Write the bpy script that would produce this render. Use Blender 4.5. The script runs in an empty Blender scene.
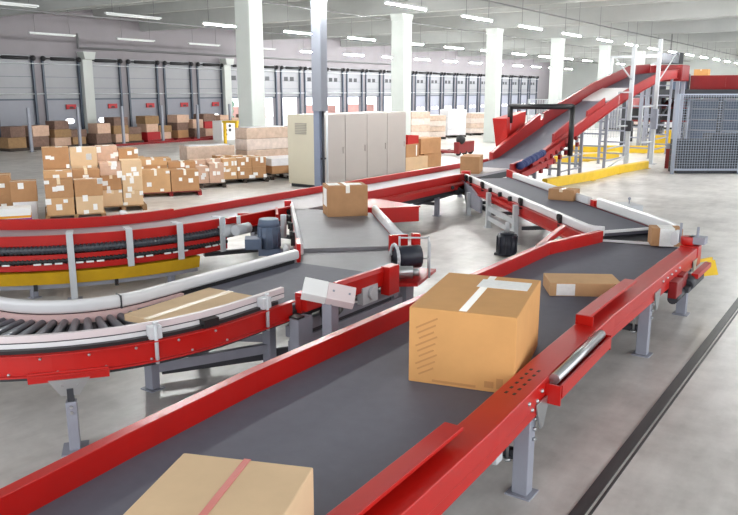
import bpy, bmesh, math, random
from mathutils import Vector, Matrix
R = random.Random(7)
SC = bpy.context.scene
COL = SC.collection
rad = math.radians

# ------------------------------------------------------------------ materials
def lin(c):
    return tuple(((v/255)/12.92 if v/255 <= .04045 else ((v/255+.055)/1.055)**2.4) for v in c)
MATS = {}
def mat(name, rgb, rough=.5, metal=0., var=0., scale=4., bump=0., spec=.5, emit=None, coat=0., stretch=None):
    m = bpy.data.materials.new(name); m.use_nodes = True
    nt = m.node_tree; b = nt.nodes['Principled BSDF']
    c = lin(rgb)
    b.inputs['Base Color'].default_value = (*c, 1)
    b.inputs['Roughness'].default_value = rough
    b.inputs['Metallic'].default_value = metal
    b.inputs['Specular IOR Level'].default_value = spec
    b.inputs['Coat Weight'].default_value = coat
    if emit:
        b.inputs['Emission Color'].default_value = (*lin(emit[0]), 1)
        b.inputs['Emission Strength'].default_value = emit[1]
    if var or bump:
        tc = nt.nodes.new('ShaderNodeTexCoord')
        n = nt.nodes.new('ShaderNodeTexNoise'); n.inputs['Scale'].default_value = scale
        n.inputs['Detail'].default_value = 6; n.inputs['Roughness'].default_value = .6
        if stretch:
            mp = nt.nodes.new('ShaderNodeMapping'); mp.inputs['Scale'].default_value = stretch
            nt.links.new(tc.outputs['Object'], mp.inputs['Vector']); nt.links.new(mp.outputs[0], n.inputs['Vector'])
        else:
            nt.links.new(tc.outputs['Object'], n.inputs['Vector'])
        if var:
            rp = nt.nodes.new('ShaderNodeValToRGB')
            rp.color_ramp.elements[0].position = .3; rp.color_ramp.elements[1].position = .7
            rp.color_ramp.elements[0].color = (*[v*(1-var) for v in c], 1)
            rp.color_ramp.elements[1].color = (*[min(1, v*(1+var)) for v in c], 1)
            nt.links.new(n.outputs['Fac'], rp.inputs['Fac']); nt.links.new(rp.outputs['Color'], b.inputs['Base Color'])
        if bump:
            bp = nt.nodes.new('ShaderNodeBump'); bp.inputs['Strength'].default_value = bump; bp.inputs['Distance'].default_value = .02
            nt.links.new(n.outputs['Fac'], bp.inputs['Height']); nt.links.new(bp.outputs[0], b.inputs['Normal'])
    MATS[name] = m
    return m
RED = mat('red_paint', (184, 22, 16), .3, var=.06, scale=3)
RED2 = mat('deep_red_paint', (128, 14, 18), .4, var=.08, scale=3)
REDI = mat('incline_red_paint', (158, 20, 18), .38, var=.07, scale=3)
BELT = mat('belt_rubber', (98, 98, 110), .62, var=.05, scale=9, bump=.05, spec=.3)
BELTM = mat('mid_grey_belt', (126, 124, 129), .5, var=.05, scale=6, spec=.4)
BELTL = mat('pale_belt', (158, 153, 158), .42, var=.05, scale=6, spec=.5)
STEEL = mat('grey_steel_paint', (146, 149, 161), .45, var=.05, scale=5)
LSTEEL = mat('pale_grey_paint', (196, 200, 204), .4, var=.04, scale=5)
ALU = mat('aluminium', (205, 205, 208), .3, metal=.6)
GUARD = mat('guard_white', (222, 222, 224), .35, var=.03, scale=3)
ZINC = mat('zinc', (185, 188, 190), .28, metal=.85)
BLACK = mat('black_plastic', (24, 24, 27), .45)
DARK = mat('dark_steel', (52, 54, 60), .5, var=.1, scale=4)
NAVY = mat('motor_blue_grey', (92, 106, 128), .45, var=.06, scale=8)
MOTD = mat('motor_dark', (42, 46, 58), .4, var=.1, scale=8)
YEL = mat('safety_yellow', (226, 186, 30), .45, var=.08, scale=5)
YELD = mat('tray_yellow', (205, 160, 14), .5, var=.1, scale=4)
ROLL = mat('roller_grey', (98, 104, 114), .3, metal=.4)
CARD = [mat('cardboard_tan', (200, 160, 118), .8, var=.07, scale=3.5, spec=.2), mat('cardboard_brown', (178, 136, 98), .8, var=.08, scale=4, spec=.2),
        mat('cardboard_pale', (214, 184, 148), .8, var=.06, scale=3, spec=.2), mat('cardboard_pink', (204, 170, 148), .7, var=.1, scale=7, spec=.3)]
CARDO = mat('cardboard_orange', (210, 158, 100), .75, var=.05, scale=3, spec=.2)
PRINT = mat('carton_print', (188, 136, 84), .8)
TAPE = mat('packing_tape', (228, 208, 176), .3)
TAPEW = mat('white_tape', (240, 236, 226), .3)
TAPER = mat('pink_tape', (205, 110, 100), .4)
PAPER = mat('paper_label', (240, 240, 238), .6, var=.05, scale=25)
WRAP = mat('stretch_wrap', (222, 206, 196), .25, var=.13, scale=6, bump=.5, coat=.3)
WRAP2 = mat('stretch_wrap_tan', (206, 182, 164), .25, var=.13, scale=6, bump=.5, coat=.3)
WRAPW = mat('white_wrap', (235, 235, 238), .3, var=.06, scale=6, bump=.4)
WOOD = mat('pallet_wood', (150, 118, 82), .8, var=.15, scale=8)
WOOD2 = mat('dim_brown_goods', (122, 96, 84), .8, var=.25, scale=9)
WOODD = mat('dark_pallet_wood', (62, 52, 46), .8, var=.15, scale=8)
CAB1 = mat('cabinet_lit_end', (196, 190, 170), .45, var=.02, scale=2)  # cabinet paint again, lightened for the light on its end
CAB2 = mat('cabinet_grey', (176, 170, 165), .45, var=.02, scale=2)
VENT = mat('vent_grey', (160, 156, 146), .6)
COLW = mat('column_white', (200, 206, 202), .6, var=.03, scale=1.5)
POLE = mat('post_grey', (128, 132, 142), .5, var=.04, scale=2)
POLED = mat('post_blue_grey', (116, 126, 146), .4, var=.05, scale=3)
CEIL = mat('ceiling_white', (186, 190, 187), .7, var=.03, scale=.6)
BEAM = mat('beam_concrete', (172, 174, 172), .7, var=.05, scale=.8)
WALL = mat('wall_panel', (132, 127, 132), .7, var=.05, scale=.7)
DPAN = mat('door_panel', (146, 147, 152), .5, var=.04, scale=1)
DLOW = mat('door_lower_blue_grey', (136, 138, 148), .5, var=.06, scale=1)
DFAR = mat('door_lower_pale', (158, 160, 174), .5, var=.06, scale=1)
TRACK = mat('door_track', (66, 76, 90), .45, var=.1, scale=3)
SPRING = mat('door_spring', (26, 26, 30), .5)
GLOW = mat('daylit_window', (250, 252, 250), .4, emit=((250, 252, 255), 2.2))
TUBE = mat('lamp_tube', (250, 250, 248), .4, emit=((251, 252, 250), 430.))
TUBE0 = mat('lamp_tube_off', (236, 240, 238), .3)
LAMPB = mat('lamp_housing', (210, 214, 214), .5)
PIPE = mat('conduit', (112, 112, 114), .5)
SIGN = mat('sign_red', (176, 24, 34), .5)
WIRE = mat('wire_grey', (150, 158, 172), .4, metal=.3)
CRATE = mat('crate_dark', (40, 44, 54), .5, var=.12, scale=5)
BLUE = mat('blue_fabric', (36, 50, 100), .7, var=.1, scale=8)
MAG = mat('magenta_print', (150, 40, 140), .4)
ORAN = mat('orange_print', (228, 160, 40), .4)
WHITE = mat('white_plastic', (238, 240, 240), .35)
SLOT = mat('groove_dark', (58, 58, 60), .45, var=.35, scale=6, stretch=(3, .35, 1))
GREEN = mat('green_foliage', (120, 170, 140), .8, var=.2, scale=3)
TRK = mat('trailer_red', (212, 160, 152), .5, var=.1, scale=2)

def floor_mat():
    m = bpy.data.materials.new('polished_concrete'); m.use_nodes = True
    nt = m.node_tree; b = nt.nodes['Principled BSDF']; L = nt.links.new
    tc = nt.nodes.new('ShaderNodeTexCoord')
    def noise(s, det, stretch=None):
        n = nt.nodes.new('ShaderNodeTexNoise'); n.inputs['Scale'].default_value = s; n.inputs['Detail'].default_value = det
        n.inputs['Roughness'].default_value = .62
        if stretch:
            mp = nt.nodes.new('ShaderNodeMapping'); mp.inputs['Scale'].default_value = stretch
            L(tc.outputs['Object'], mp.inputs['Vector']); L(mp.outputs[0], n.inputs['Vector'])
        else: L(tc.outputs['Object'], n.inputs['Vector'])
        return n
    a = noise(.5, 8); c = noise(2.4, 10); st = noise(3., 6, (1.6, .35, 1))
    mx = nt.nodes.new('ShaderNodeMath'); mx.operation = 'MULTIPLY_ADD'; L(a.outputs['Fac'], mx.inputs[0]); mx.inputs[1].default_value = .5
    m2 = nt.nodes.new('ShaderNodeMath'); m2.operation = 'MULTIPLY'; L(c.outputs['Fac'], m2.inputs[0]); m2.inputs[1].default_value = .3
    m3 = nt.nodes.new('ShaderNodeMath'); m3.operation = 'MULTIPLY_ADD'; L(st.outputs['Fac'], m3.inputs[0]); m3.inputs[1].default_value = .2; L(m2.outputs[0], m3.inputs[2])
    L(m3.outputs[0], mx.inputs[2])
    rp = nt.nodes.new('ShaderNodeValToRGB')
    e = rp.color_ramp.elements
    e[0].position = .40; e[0].color = (*lin((172, 168, 164)), 1)
    e[1].position = .60; e[1].color = (*lin((218, 215, 211)), 1)
    L(mx.outputs[0], rp.inputs['Fac']); L(rp.outputs['Color'], b.inputs['Base Color'])
    b.inputs['Roughness'].default_value = .34; b.inputs['Specular IOR Level'].default_value = .8
    bp = nt.nodes.new('ShaderNodeBump'); bp.inputs['Strength'].default_value = .08; bp.inputs['Distance'].default_value = .01
    L(c.outputs['Fac'], bp.inputs['Height']); L(bp.outputs[0], b.inputs['Normal'])
    return m
FLOOR = floor_mat()

# ------------------------------------------------------------------ mesh helpers
class MB:
    def __init__(s): s.bm = bmesh.new()
    def box(s, c, size, rz=0., M=None):
        r = bmesh.ops.create_cube(s.bm, size=1.)
        T = Matrix.Translation(c) @ (M if M else Matrix.Rotation(rz, 4, 'Z')) @ Matrix.Diagonal((*size, 1))
        bmesh.ops.transform(s.bm, matrix=T, verts=r['verts']); return s
    def bx(s, x0, x1, y0, y1, z0, z1):
        return s.box(((x0+x1)/2, (y0+y1)/2, (z0+z1)/2), (abs(x1-x0), abs(y1-y0), abs(z1-z0)))
    def beam(s, p0, p1, w, h):
        p0 = Vector(p0); p1 = Vector(p1); d = p1-p0; L = d.length; d.normalize()
        up = Vector((0, 0, 1)) if abs(d.z) < .95 else Vector((0, 1, 0))
        sx = d.cross(up).normalized(); uz = sx.cross(d)
        M = Matrix((sx, d, uz)).transposed().to_4x4()
        return s.box((p0+p1)/2, (w, L, h), M=M)
    def cyl(s, p0, p1, r, seg=14, r2=None):
        p0 = Vector(p0); p1 = Vector(p1); d = p1-p0; L = d.length
        q = bmesh.ops.create_cone(s.bm, cap_ends=True, segments=seg, radius1=r, radius2=r if r2 is None else r2, depth=L)
        M = Matrix.Translation((p0+p1)/2) @ d.to_track_quat('Z', 'Y').to_matrix().to_4x4()
        bmesh.ops.transform(s.bm, matrix=M, verts=q['verts'])
        for f in {f for v in q['verts'] for f in v.link_faces}:
            if len(f.verts) == 4: f.smooth = True
        return s
    def ball(s, c, r, sc=(1, 1, 1)):
        q = bmesh.ops.create_uvsphere(s.bm, u_segments=12, v_segments=8, radius=r)
        bmesh.ops.transform(s.bm, matrix=Matrix.Translation(c) @ Matrix.Diagonal((*sc, 1)), verts=q['verts'])
        for f in {f for v in q['verts'] for f in v.link_faces}: f.smooth = True
        return s
    def prism(s, poly, z0, z1):
        a = [s.bm.verts.new((x, y, z0)) for x, y in poly]; b = [s.bm.verts.new((x, y, z1)) for x, y in poly]
        n = len(poly)
        fs = [s.bm.faces.new(a[::-1]), s.bm.faces.new(b)]
        for i in range(n): fs.append(s.bm.faces.new((a[i], a[(i+1) % n], b[(i+1) % n], b[i])))
        bmesh.ops.recalc_face_normals(s.bm, faces=fs); return s
    def hull(s, top, bot):   # loops of equal length, each a list of 3D points
        a = [s.bm.verts.new(p) for p in bot]; b = [s.bm.verts.new(p) for p in top]; n = len(a)
        fs = [s.bm.faces.new(a[::-1]), s.bm.faces.new(b)]
        for i in range(n): fs.append(s.bm.faces.new((a[i], a[(i+1) % n], b[(i+1) % n], b[i])))
        bmesh.ops.recalc_face_normals(s.bm, faces=fs); return s
    def sweep(s, path, prof, smooth=False):
        path = [Vector(p) for p in path]; n = len(path); m = len(prof); rings = []
        for i, p in enumerate(path):
            def tan(a, b):
                t = (path[b]-path[a]); t.z = 0; return t.normalized()
            if i == 0: t = tan(0, 1); k = 1
            elif i == n-1: t = tan(n-2, n-1); k = 1
            else:
                t1 = tan(i-1, i); t2 = tan(i, i+1); t = (t1+t2).normalized(); k = 1/max(.5, t.dot(t1))
            r = Vector((t.y, -t.x, 0))
            rings.append([s.bm.verts.new(p + r*(a*k) + Vector((0, 0, z))) for a, z in prof])
        fs = []
        for i in range(n-1):
            for j in range(m):
                f = s.bm.faces.new((rings[i][j], rings[i][(j+1) % m], rings[i+1][(j+1) % m], rings[i+1][j])); f.smooth = smooth; fs.append(f)
        fs.append(s.bm.faces.new(rings[0][::-1])); fs.append(s.bm.faces.new(rings[-1]))
        bmesh.ops.recalc_face_normals(s.bm, faces=fs); return s
    def tube(s, pts, r, seg=10):
        for a, b in zip(pts, pts[1:]): s.cyl(a, b, r, seg)
        for p in pts[1:-1]: s.ball(p, r)
        return s

def rect(a0, a1, z0, z1): return [(a0, z0), (a1, z0), (a1, z1), (a0, z1)]
def chan(a, dirn, z0, z1, fl, t=.012):
    """C channel: web at lateral a, flanges running dirn*fl"""
    d = dirn
    return [(a, z0), (a+d*fl, z0), (a+d*fl, z0+t), (a+d*t, z0+t), (a+d*t, z1-t), (a+d*fl, z1-t), (a+d*fl, z1), (a, z1)]
def rnd(a0, a1, z0, z1, r, k=4):
    out = []
    for cx, cz, s0 in ((a1-r, z1-r, 0), (a0+r, z1-r, 90), (a0+r, z0+r, 180), (a1-r, z0+r, 270)):
        for i in range(k+1):
            t = rad(s0+90*i/k); out.append((cx+r*math.cos(t), cz+r*math.sin(t)))
    return out
def arc(cx, cy, r, a0, a1, n, z=0.):
    return [(cx+r*math.cos(rad(a0+(a1-a0)*i/n)), cy+r*math.sin(rad(a0+(a1-a0)*i/n)), z) for i in range(n+1)]

WM = {}
def wm(o): return WM.get(o.name, Matrix.Identity(4))
def link(o, parent=None, M=None):
    COL.objects.link(o)
    if parent: o.parent = parent
    WM[o.name] = (wm(parent) if parent else Matrix.Identity(4)) @ (M or Matrix.Identity(4))
    return o
def setp(o, label, cat=None, group=None, kind=None):
    if label: o['label'] = label
    if cat: o['category'] = cat
    if group: o['group'] = group
    if kind: o['kind'] = kind
    return o
def T(name, label, cat, loc=(0, 0, 0), rz=0., group=None):
    o = bpy.data.objects.new(name, None); o.empty_display_size = .1
    M = Matrix.Translation(loc) @ Matrix.Rotation(rz, 4, 'Z')
    o.location = loc; o.rotation_euler = (0, 0, rz); link(o, None, M)
    return setp(o, label, cat, group)
def P(name, mb, m, parent=None, label=None, local=False, bevel=0., seg=2):
    if parent and not local:
        mb.bm.transform(wm(parent).inverted())
    me = bpy.data.meshes.new(name); mb.bm.normal_update(); mb.bm.to_mesh(me); mb.bm.free()
    me.materials.append(m)
    o = bpy.data.objects.new(name, me); link(o, parent)
    if label: o['label'] = label
    if bevel:
        md = o.modifiers.new('edge', 'BEVEL'); md.width = bevel; md.segments = seg; md.limit_method = 'ANGLE'; md.angle_limit = rad(40)
        md.harden_normals = False
    return o
def PS(name, mbs, m, parent, **k):
    return [P(name, b, m, parent, **k) for b in mbs]
def M1(name, mb, m, label, cat, group=None, loc=None, rz=0., bevel=0.):
    """a thing that is one mesh; its mesh is given in world coordinates unless loc is given (then local)"""
    o = P(name, mb, m, None, bevel=bevel)
    if loc is not None:
        o.location = loc; o.rotation_euler = (0, 0, rz); WM[o.name] = Matrix.Translation(loc) @ Matrix.Rotation(rz, 4, 'Z')
    else:   # put its origin at its base
        vs = [v.co for v in o.data.vertices]
        c = Vector(((min(v.x for v in vs)+max(v.x for v in vs))/2, (min(v.y for v in vs)+max(v.y for v in vs))/2, min(v.z for v in vs)))
        o.data.transform(Matrix.Translation(-c)); o.location = c; WM[o.name] = Matrix.Translation(c)
    return setp(o, label, cat, group)
def S(name, mb, m, parent=None, bevel=0.):
    o = P(name, mb, m, parent, bevel=bevel); o['kind'] = 'structure'; return o

# ------------------------------------------------------------------ setting
WX = -37.3
mb = MB(); mb.bx(-38.5, 9, -6, 100, -.2, 0); S('floor', mb, FLOOR)
mb = MB(); mb.bx(WX-.4, 9, -6, 100, 7.35, 7.6); S('ceiling', mb, CEIL)
for i in range(11):
    yb = .5+9.9*i
    mb = MB(); mb.sweep([(WX, yb, 0), (9, yb, 0)], [(-.22, 6.35), (.22, 6.35), (.3, 7.35), (-.3, 7.35)]); o = S('ceiling_beam', mb, BEAM)
    if i < 10:
        mb = MB()
        for k in (.36, .68):
            mb.sweep([(WX, yb+9.9*k, 0), (9, yb+9.9*k, 0)], [(-.14, 6.85), (.14, 6.85), (.24, 7.35), (-.24, 7.35)])
        S('ceiling_rib', mb, BEAM)
for yb in (20.2, 30.3, 40.15, 49.9, 59.9, 69.8):
    mb = MB(); mb.bx(-19.55, -18.85, yb-.35, yb+.35, 0, 6.1)
    mb.sweep([(-19.55, yb, 0), (-18.85, yb, 0)], [(-.35, 6.0), (.35, 6.0), (.5, 6.35), (-.5, 6.35)])
    S('column', mb, COLW, bevel=.04)
# dock wall
PIT = 2.7; Y0 = 23.2-PIT*3
NB = 28
mb = MB(); mb.bx(WX-.3, WX, 5, 100, 4.72, 7.35)
for i in range(NB+1):
    y = Y0+PIT*i; mb.bx(WX-.3, WX, y-.3, y+.3, 0, 4.72)
mb.bx(WX-.3, WX, 5, Y0-.3, 0, 4.72); mb.bx(WX-.3, WX, Y0+PIT*NB+.3, 100, 0, 4.72)
S('wall_left', mb, WALL)
mb = MB(); mb.bx(WX, 9, 97, 97.3, 0, 7.35); S('wall_back', mb, CEIL)
for i in range(NB):
    y = Y0+PIT*(i+.5); opened = (y > 37 and y < 62)
    e = bpy.data.objects.new('door_%d' % (i+1), None); e.location = (WX, y, 0); link(e, None, Matrix.Translation((WX, y, 0))); e['kind'] = 'structure'
    mb = MB()
    for z0, z1 in ((2.5, 3.05), (3.07, 3.62), (3.64, 4.72)):
        mb.bx(WX-.13, WX-.06, y-1.05, y+1.05, z0, z1)
    S('upper_panel', mb, DPAN, e)
    mb = MB(); mb.bx(WX-.14, WX-.12, y-1.05, y+1.05, 2.5, 4.72); S('panel_back', mb, TRACK, e)
    mb = MB(); mb.bx(WX-.13, WX-.03, y-1.05, y+1.05, 2.42, 2.5); S('panel_edge', mb, TRACK, e)
    mb = MB()
    for s in (-1, 1): mb.bx(WX-.02, WX+.1, y+s*1.07-.055, y+s*1.07+.055, 0, 4.5)
    S('track', mb, TRACK, e)
    mb = MB(); mb.cyl((WX+.15, y-.62, 4.57), (WX+.15, y+.75, 4.57), .085)
    mb.cyl((WX+.15, y-1.2, 4.57), (WX+.15, y+1.2, 4.57), .03)
    for s in (-1, 1): mb.ball((WX+.15, y+s*1.07, 4.57), .14)
    S('torsion_spring', mb, SPRING, e)
    mb = MB(); mb.cyl((WX+.12, y-1.35, 4.3), (WX+.12, y+1.35, 4.3), .025, 8); mb.cyl((WX+.06, y-1.35, 2.75), (WX+.06, y+1.35, 2.75), .025, 8)
    S('conduit', mb, LSTEEL, e)
    if y > 36:
        mb = MB()
        for s in (-.42, .25): mb.bx(WX-.06, WX-.04, y+s-.2, y+s+.2, 3.62, 3.92)
        S('vision_panel', mb, DARK, e)
    if not opened:
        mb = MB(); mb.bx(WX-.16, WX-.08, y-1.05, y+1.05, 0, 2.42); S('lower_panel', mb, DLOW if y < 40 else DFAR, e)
        if i not in (2, 3) or i == 3:
            mb = MB()
            for s in ((-.25, .5) if i > 3 else (.35,)): mb.sweep([(WX-.08, y+s, 0), (WX-.05, y+s, 0)], [(a*1.25, 1.28+z) for a, z in rnd(-.2, .2, -.13, .13, .11)])
            S('window_pane', mb, GLOW, e)
    else:
        mb = MB(); mb.bx(WX-.16, WX-.02, y-1.05, y+1.05, 0, .35); S('dock_leveller', mb, DARK, e)
    if 20 < y < 38 and i not in (2,):
        mb = MB(); mb.bx(WX-.03, WX+.02, y+.15, y+.75, 1.92, 2.18)
        o = M1('dock_sign', mb, SIGN, 'small red dock sign with dark symbol, %s from the left end of the wall' % ['first', 'second', 'third', 'fourth', 'fifth', 'sixth', 'seventh', 'eighth'][i-1], 'sign', 'red dock signs')
        mb = MB(); mb.prism([(y+.3, 0), (y+.6, 0), (y+.6, .04), (y+.52, .1), (y+.38, .1), (y+.3, .04)], 0, .01)
        mb.bm.transform(Matrix.Translation((WX+.02, 0, 1.96)) @ Matrix(((0, 0, 1, 0), (1, 0, 0, 0), (0, 1, 0, 0), (0, 0, 0, 1))))
        P('symbol', mb, BLACK, o)
# pilasters on the dock wall and what one sees through the open doors
for y in (26.0, 36.7):
    mb = MB(); mb.bx(WX, WX+.35, y-.3, y+.3, 0, 4.6); mb.sweep([(WX, y, 0), (WX+.6, y, 0)], [(-.3, 4.6), (.3, 4.6), (.4, 5.0), (-.4, 5.0)]); S('pilaster', mb, CEIL)
for k, (y, c, m) in enumerate([(38.2, 'bush', GREEN), (41.2, 'trailer', TRK), (50.0, 'trailer', TRK), (55.8, 'trailer', TRK)]):
    if c == 'bush':
        mb = MB()
        for q in range(26): mb.ball((WX-3.5+R.uniform(-.8, .8), y+1+R.uniform(-1, 1.2), R.uniform(.3, 2.3)), R.uniform(.25, .5))
        M1('bush', mb, m, 'green bush outside the open dock door beside the wide white column', 'bush')
    else:
        t = T('trailer', 'pale red trailer rear seen through the %s open dock door' % ['', 'second', 'fifth', 'seventh'][k], 'trailer', (WX-3, y+1.5, 0))
        mb = MB(); mb.bx(WX-5, WX-2.2, y+.9, y+1.9, .9, 1.7); P('body', mb, m, t)
        mb = MB()
        for s in (1.0, 1.8): mb.cyl((WX-3, y+s-.1, .45), (WX-3, y+s+.1, .45), .45)
        P('wheel', mb, BLACK, t)
mb = MB(); mb.bx(-60, WX-.35, 5, 100, -.25, -.05); S('yard_ground', mb, BEAM)

ORDN = 'first second third fourth fifth sixth seventh eighth ninth tenth eleventh twelfth thirteenth fourteenth fifteenth sixteenth seventeenth eighteenth nineteenth twentieth'.split()
# ceiling services
for row, (x, ys) in enumerate([(-13.0, [9.8, 14.7, 19.6, 24.5, 29.4, 34.3, 39.2, 44.1, 49, 54, 59, 64, 69, 74, 79, 84, 89]),  # nearest two lamps added above the view to light the near belts
                               (-22.8, [12, 16.9, 21.4, 26.2, 31, 35.9, 40.8, 45.7, 50.6, 55.5, 60.4, 65.3, 70.2, 75, 80, 85, 90]),
                               (-33.2, [15.6, 20.4, 25.2, 30, 34.9, 39.8, 44.7, 49.6, 54.5, 59.4, 64.3, 69, 74, 79, 84, 89]),
                               (-3.2, [ 24.5, 29.4, 34.3, 39.2, 44.1])]):  # row added out of view to brighten the right-hand floor
    rn = ['before the columns', 'in the middle of the hall', 'nearest the dock wall', 'added unseen over the main belt'][row]
    for k, y in enumerate(ys):
        t = T('batten_lamp', 'slim white batten lamp, %s along the ceiling row %s' % (ORDN[k], rn), 'lamp', (x, y+1.2, 5.5), 0, 'batten lamps '+rn)
        mb = MB(); mb.bx(x-.06, x+.06, y, y+2.4, 5.5, 5.56); P('housing', mb, LAMPB, t)
        mb = MB()
        mb.cyl((x, y+.05, 5.48), (x, y+2.35, 5.48), .018, 8); P('tube', mb, TUBE0 if (row == 2 and y < 36) or (row == 1 and y < 20) else TUBE, t)
        PS('hanger', [MB().cyl((x, yy, 5.55), (x, yy, 7.35), .01, 6) for yy in (y+.3, y+2.1)], PIPE, t)
for k, (x, z) in enumerate([(-13.5, 6.3), (-20.6, 6.25), (-31.5, 6.3)]):
    mb = MB(); mb.bx(x-.05, x+.05, 3, 96, z-.02, z+.02)
    o = S('cable_tray', mb, PIPE)
mb = MB(); mb.tube([(WX+.2, 25.6, 5.95), (WX+.2, 25.6, 5.2), (WX+.2, 60, 5.2)], .06); S('wall_pipe', mb, PIPE)

# floor groove near the camera
mb = MB(); mb.bx(-1.53, -1.44, 1, 60, -.05, .012); mb.bx(-1.42, -1.40, 1, 60, -.05, .006)
S('trim_1', mb, SLOT)

# ------------------------------------------------------------------ cartons and pallets
def carton(x, y, z, rz, w, d, h, m, label, group=None, tape=TAPE, labels=(), name='carton', tdir='y', tw=.07, drop=True):
    mb = MB(); mb.box((0, 0, h/2), (w, d, h))
    # flap seam along the top
    o = M1(name, mb, m, label, 'box', group, (x, y, z), rz, bevel=.008)
    if tape:
        mb = MB(); e = .0025
        if tdir == 'y':
            mb.box((0, 0, h+e/2), (tw, d+2*e if drop else d*.96, e))
            if drop: mb.box((0, -d/2-e/2, h-h*.12), (tw, e, h*.24)); mb.box((0, d/2+e/2, h-h*.12), (tw, e, h*.24))
        else:
            mb.box((0, 0, h+e/2), (w+2*e, tw, e)); mb.box((-w/2-e/2, 0, h-h*.12), (e, tw, h*.24)); mb.box((w/2+e/2, 0, h-h*.12), (e, tw, h*.24))
        P('tape', mb, tape, o, local=True)
    for (f, u, v, lw, lh) in labels:     # f: face letter, u,v centre in -.5..5 of the face
        mb = MB(); e = .004
        if f == 'f': mb.box((u*w, -d/2-e/2, h/2+v*h), (lw, e, lh))
        elif f == 'b': mb.box((u*w, d/2+e/2, h/2+v*h), (lw, e, lh))
        elif f == 'r': mb.box((w/2+e/2, u*d, h/2+v*h), (e, lw, lh))
        elif f == 'l': mb.box((-w/2-e/2, u*d, h/2+v*h), (e, lw, lh))
        else: mb.box((u*w, v*d, h+e/2), (lw, lh, e))
        P('shipping_label', mb, PAPER, o, local=True)
    return o
def pallet(x, y, rz, w, d, label, m=WOOD, h=.14):
    t = T('pallet', label, 'pallet', (x, y, 0), rz)
    mb = MB()
    for i in range(5): mb.box((-w/2+w*(i+.5)/5, 0, h-.011), (w/5*.8, d, .022))
    P('deck', mb, m, t, local=True)
    mb = MB()
    for j in (-1, 0, 1):
        mb.box((0, j*(d/2-.05), h-.033), (w, .1, .022))
        for i in (-1, 0, 1): mb.box((i*(w/2-.07), j*(d/2-.05), .062), (.14, .1, .08))
        mb.box((0, j*(d/2-.05), .011), (w, .1, .022))
    P('bearer', mb, m, t, local=True)
    return t
ORD = ['bottom', 'second', 'third', 'fourth', 'fifth']
def rowname(i, n): return {1: ['single'], 2: ['left', 'right'], 3: ['left', 'middle', 'right']}.get(n, ['first', 'second', 'third', 'fourth'])[i]
def stack(x, y, rz, cols, rows, cw, cd, heights, desc, group, z0=.14, mats=(0, 1, 2), prob=.8):
    """cols along local y (left to right in view), rows along local x (front = +x); heights[r][c] = list of layer heights"""
    ca, sa = math.cos(rz), math.sin(rz)
    for r in range(rows):
        for c in range(cols):
            z = z0
            hs = heights[r][c]
            for k, h in enumerate(hs):
                lx = (rows-1)/2*cw-r*cw; ly = (c-(cols-1)/2)*cd
                w = cw*R.uniform(.93, .985); d = cd*R.uniform(.93, .985)
                lab = []
                if R.random() < prob: lab.append(('r', R.uniform(-.3, .3), R.uniform(-.2, .25), R.uniform(.09, .16), R.uniform(.08, .14)))
                for q in range(2): lab.append(('r', R.choice((-.42, .42, -.15, .2)), R.choice((-.4, .4, 0, .3)), R.uniform(.07, .13), R.uniform(.07, .15)))
                for q in range(1): lab.append(('f', R.uniform(-.42, .42), R.uniform(-.4, .4), .11, .12))
                if k == len(hs)-1 and R.random() < prob: lab.append(('t', R.uniform(-.2, .2), R.uniform(-.2, .2), .2, .15))
                lev = 'topmost' if k == len(hs)-1 and k > 0 else ORD[k]
                carton(x+lx*ca-ly*sa, y+lx*sa+ly*ca, z, rz+R.uniform(-.02, .02), w, d, h-.002, CARD[R.choice(mats)],
                       '%s carton, %s column, %s row of %s' % (lev, rowname(c, cols), ['front', 'back', 'rear'][r], desc), group, tdir=R.choice('xy'),
                       tape=R.choice((TAPE, TAPEW, TAPE)), labels=lab)
                z += h
ROT = rad(-22)
# tall stack nearest the back conveyor (left)
RL = rad(-32)
pallet(-15.8, 10.45, RL, 1.6, 1.3, 'wooden pallet under the tall stack at the far left')
stack(-15.8, 10.45, RL, 2, 3, .52, .62, [[[.4, .4], [.4, .38]], [[.5, .45], [.5, .46]], [[.5, .46, .5], [.5, .5, .44]]], 'the tall left stack', 'cartons of the tall left stack')
pallet(-15.9, 11.85, RL, 1.35, 1.1, 'wooden pallet under the jagged stack right of the tall stack')
stack(-15.9, 11.85, RL, 2, 2, .62, .5, [[[.4, .36, .3], [.36, .36, .38]], [[.5, .5, .42], [.5, .5, .34]]], 'the jagged stack', 'cartons of the jagged stack', mats=(1, 2, 3))
carton(-16.35, 9.55, .0, RL, .5, .5, .42, WRAPW, 'white wrapped parcel on the floor left of the tall stack', None, None, [('r', 0, 0, .25, .2)], 'parcel')
carton(-16.35, 9.55, .42, RL, .5, .55, .46, CARD[1], 'brown carton standing on the white wrapped parcel', None, TAPEW, [('r', -.1, .3, .12, .14)])
carton(-17.4, 9.5, 0, RL, .7, .6, .5, CARD[1], 'lower dark brown carton at the left edge behind the white parcel', None, TAPE, [('r', .2, 0, .12, .1)])
carton(-17.4, 9.5, .5, RL, .7, .6, .46, CARD[1], 'upper dark brown carton at the left edge behind the white parcel', None, TAPE, [('r', .2, 0, .12, .1)])
t = carton(-15.75, 8.85, 0, RL, .5, .8, .40, WHITE, 'white pack with magenta and orange bands by the back conveyor curve', None, None, (), 'printed_pack')
mb = MB(); mb.box((.002, 0, .1), (.502, .804, .16)); P('magenta_band', mb, MAG, t, local=True)
mb = MB(); mb.box((.002, 0, .215), (.503, .804, .05)); P('orange_band', mb, ORAN, t, local=True)
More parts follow.
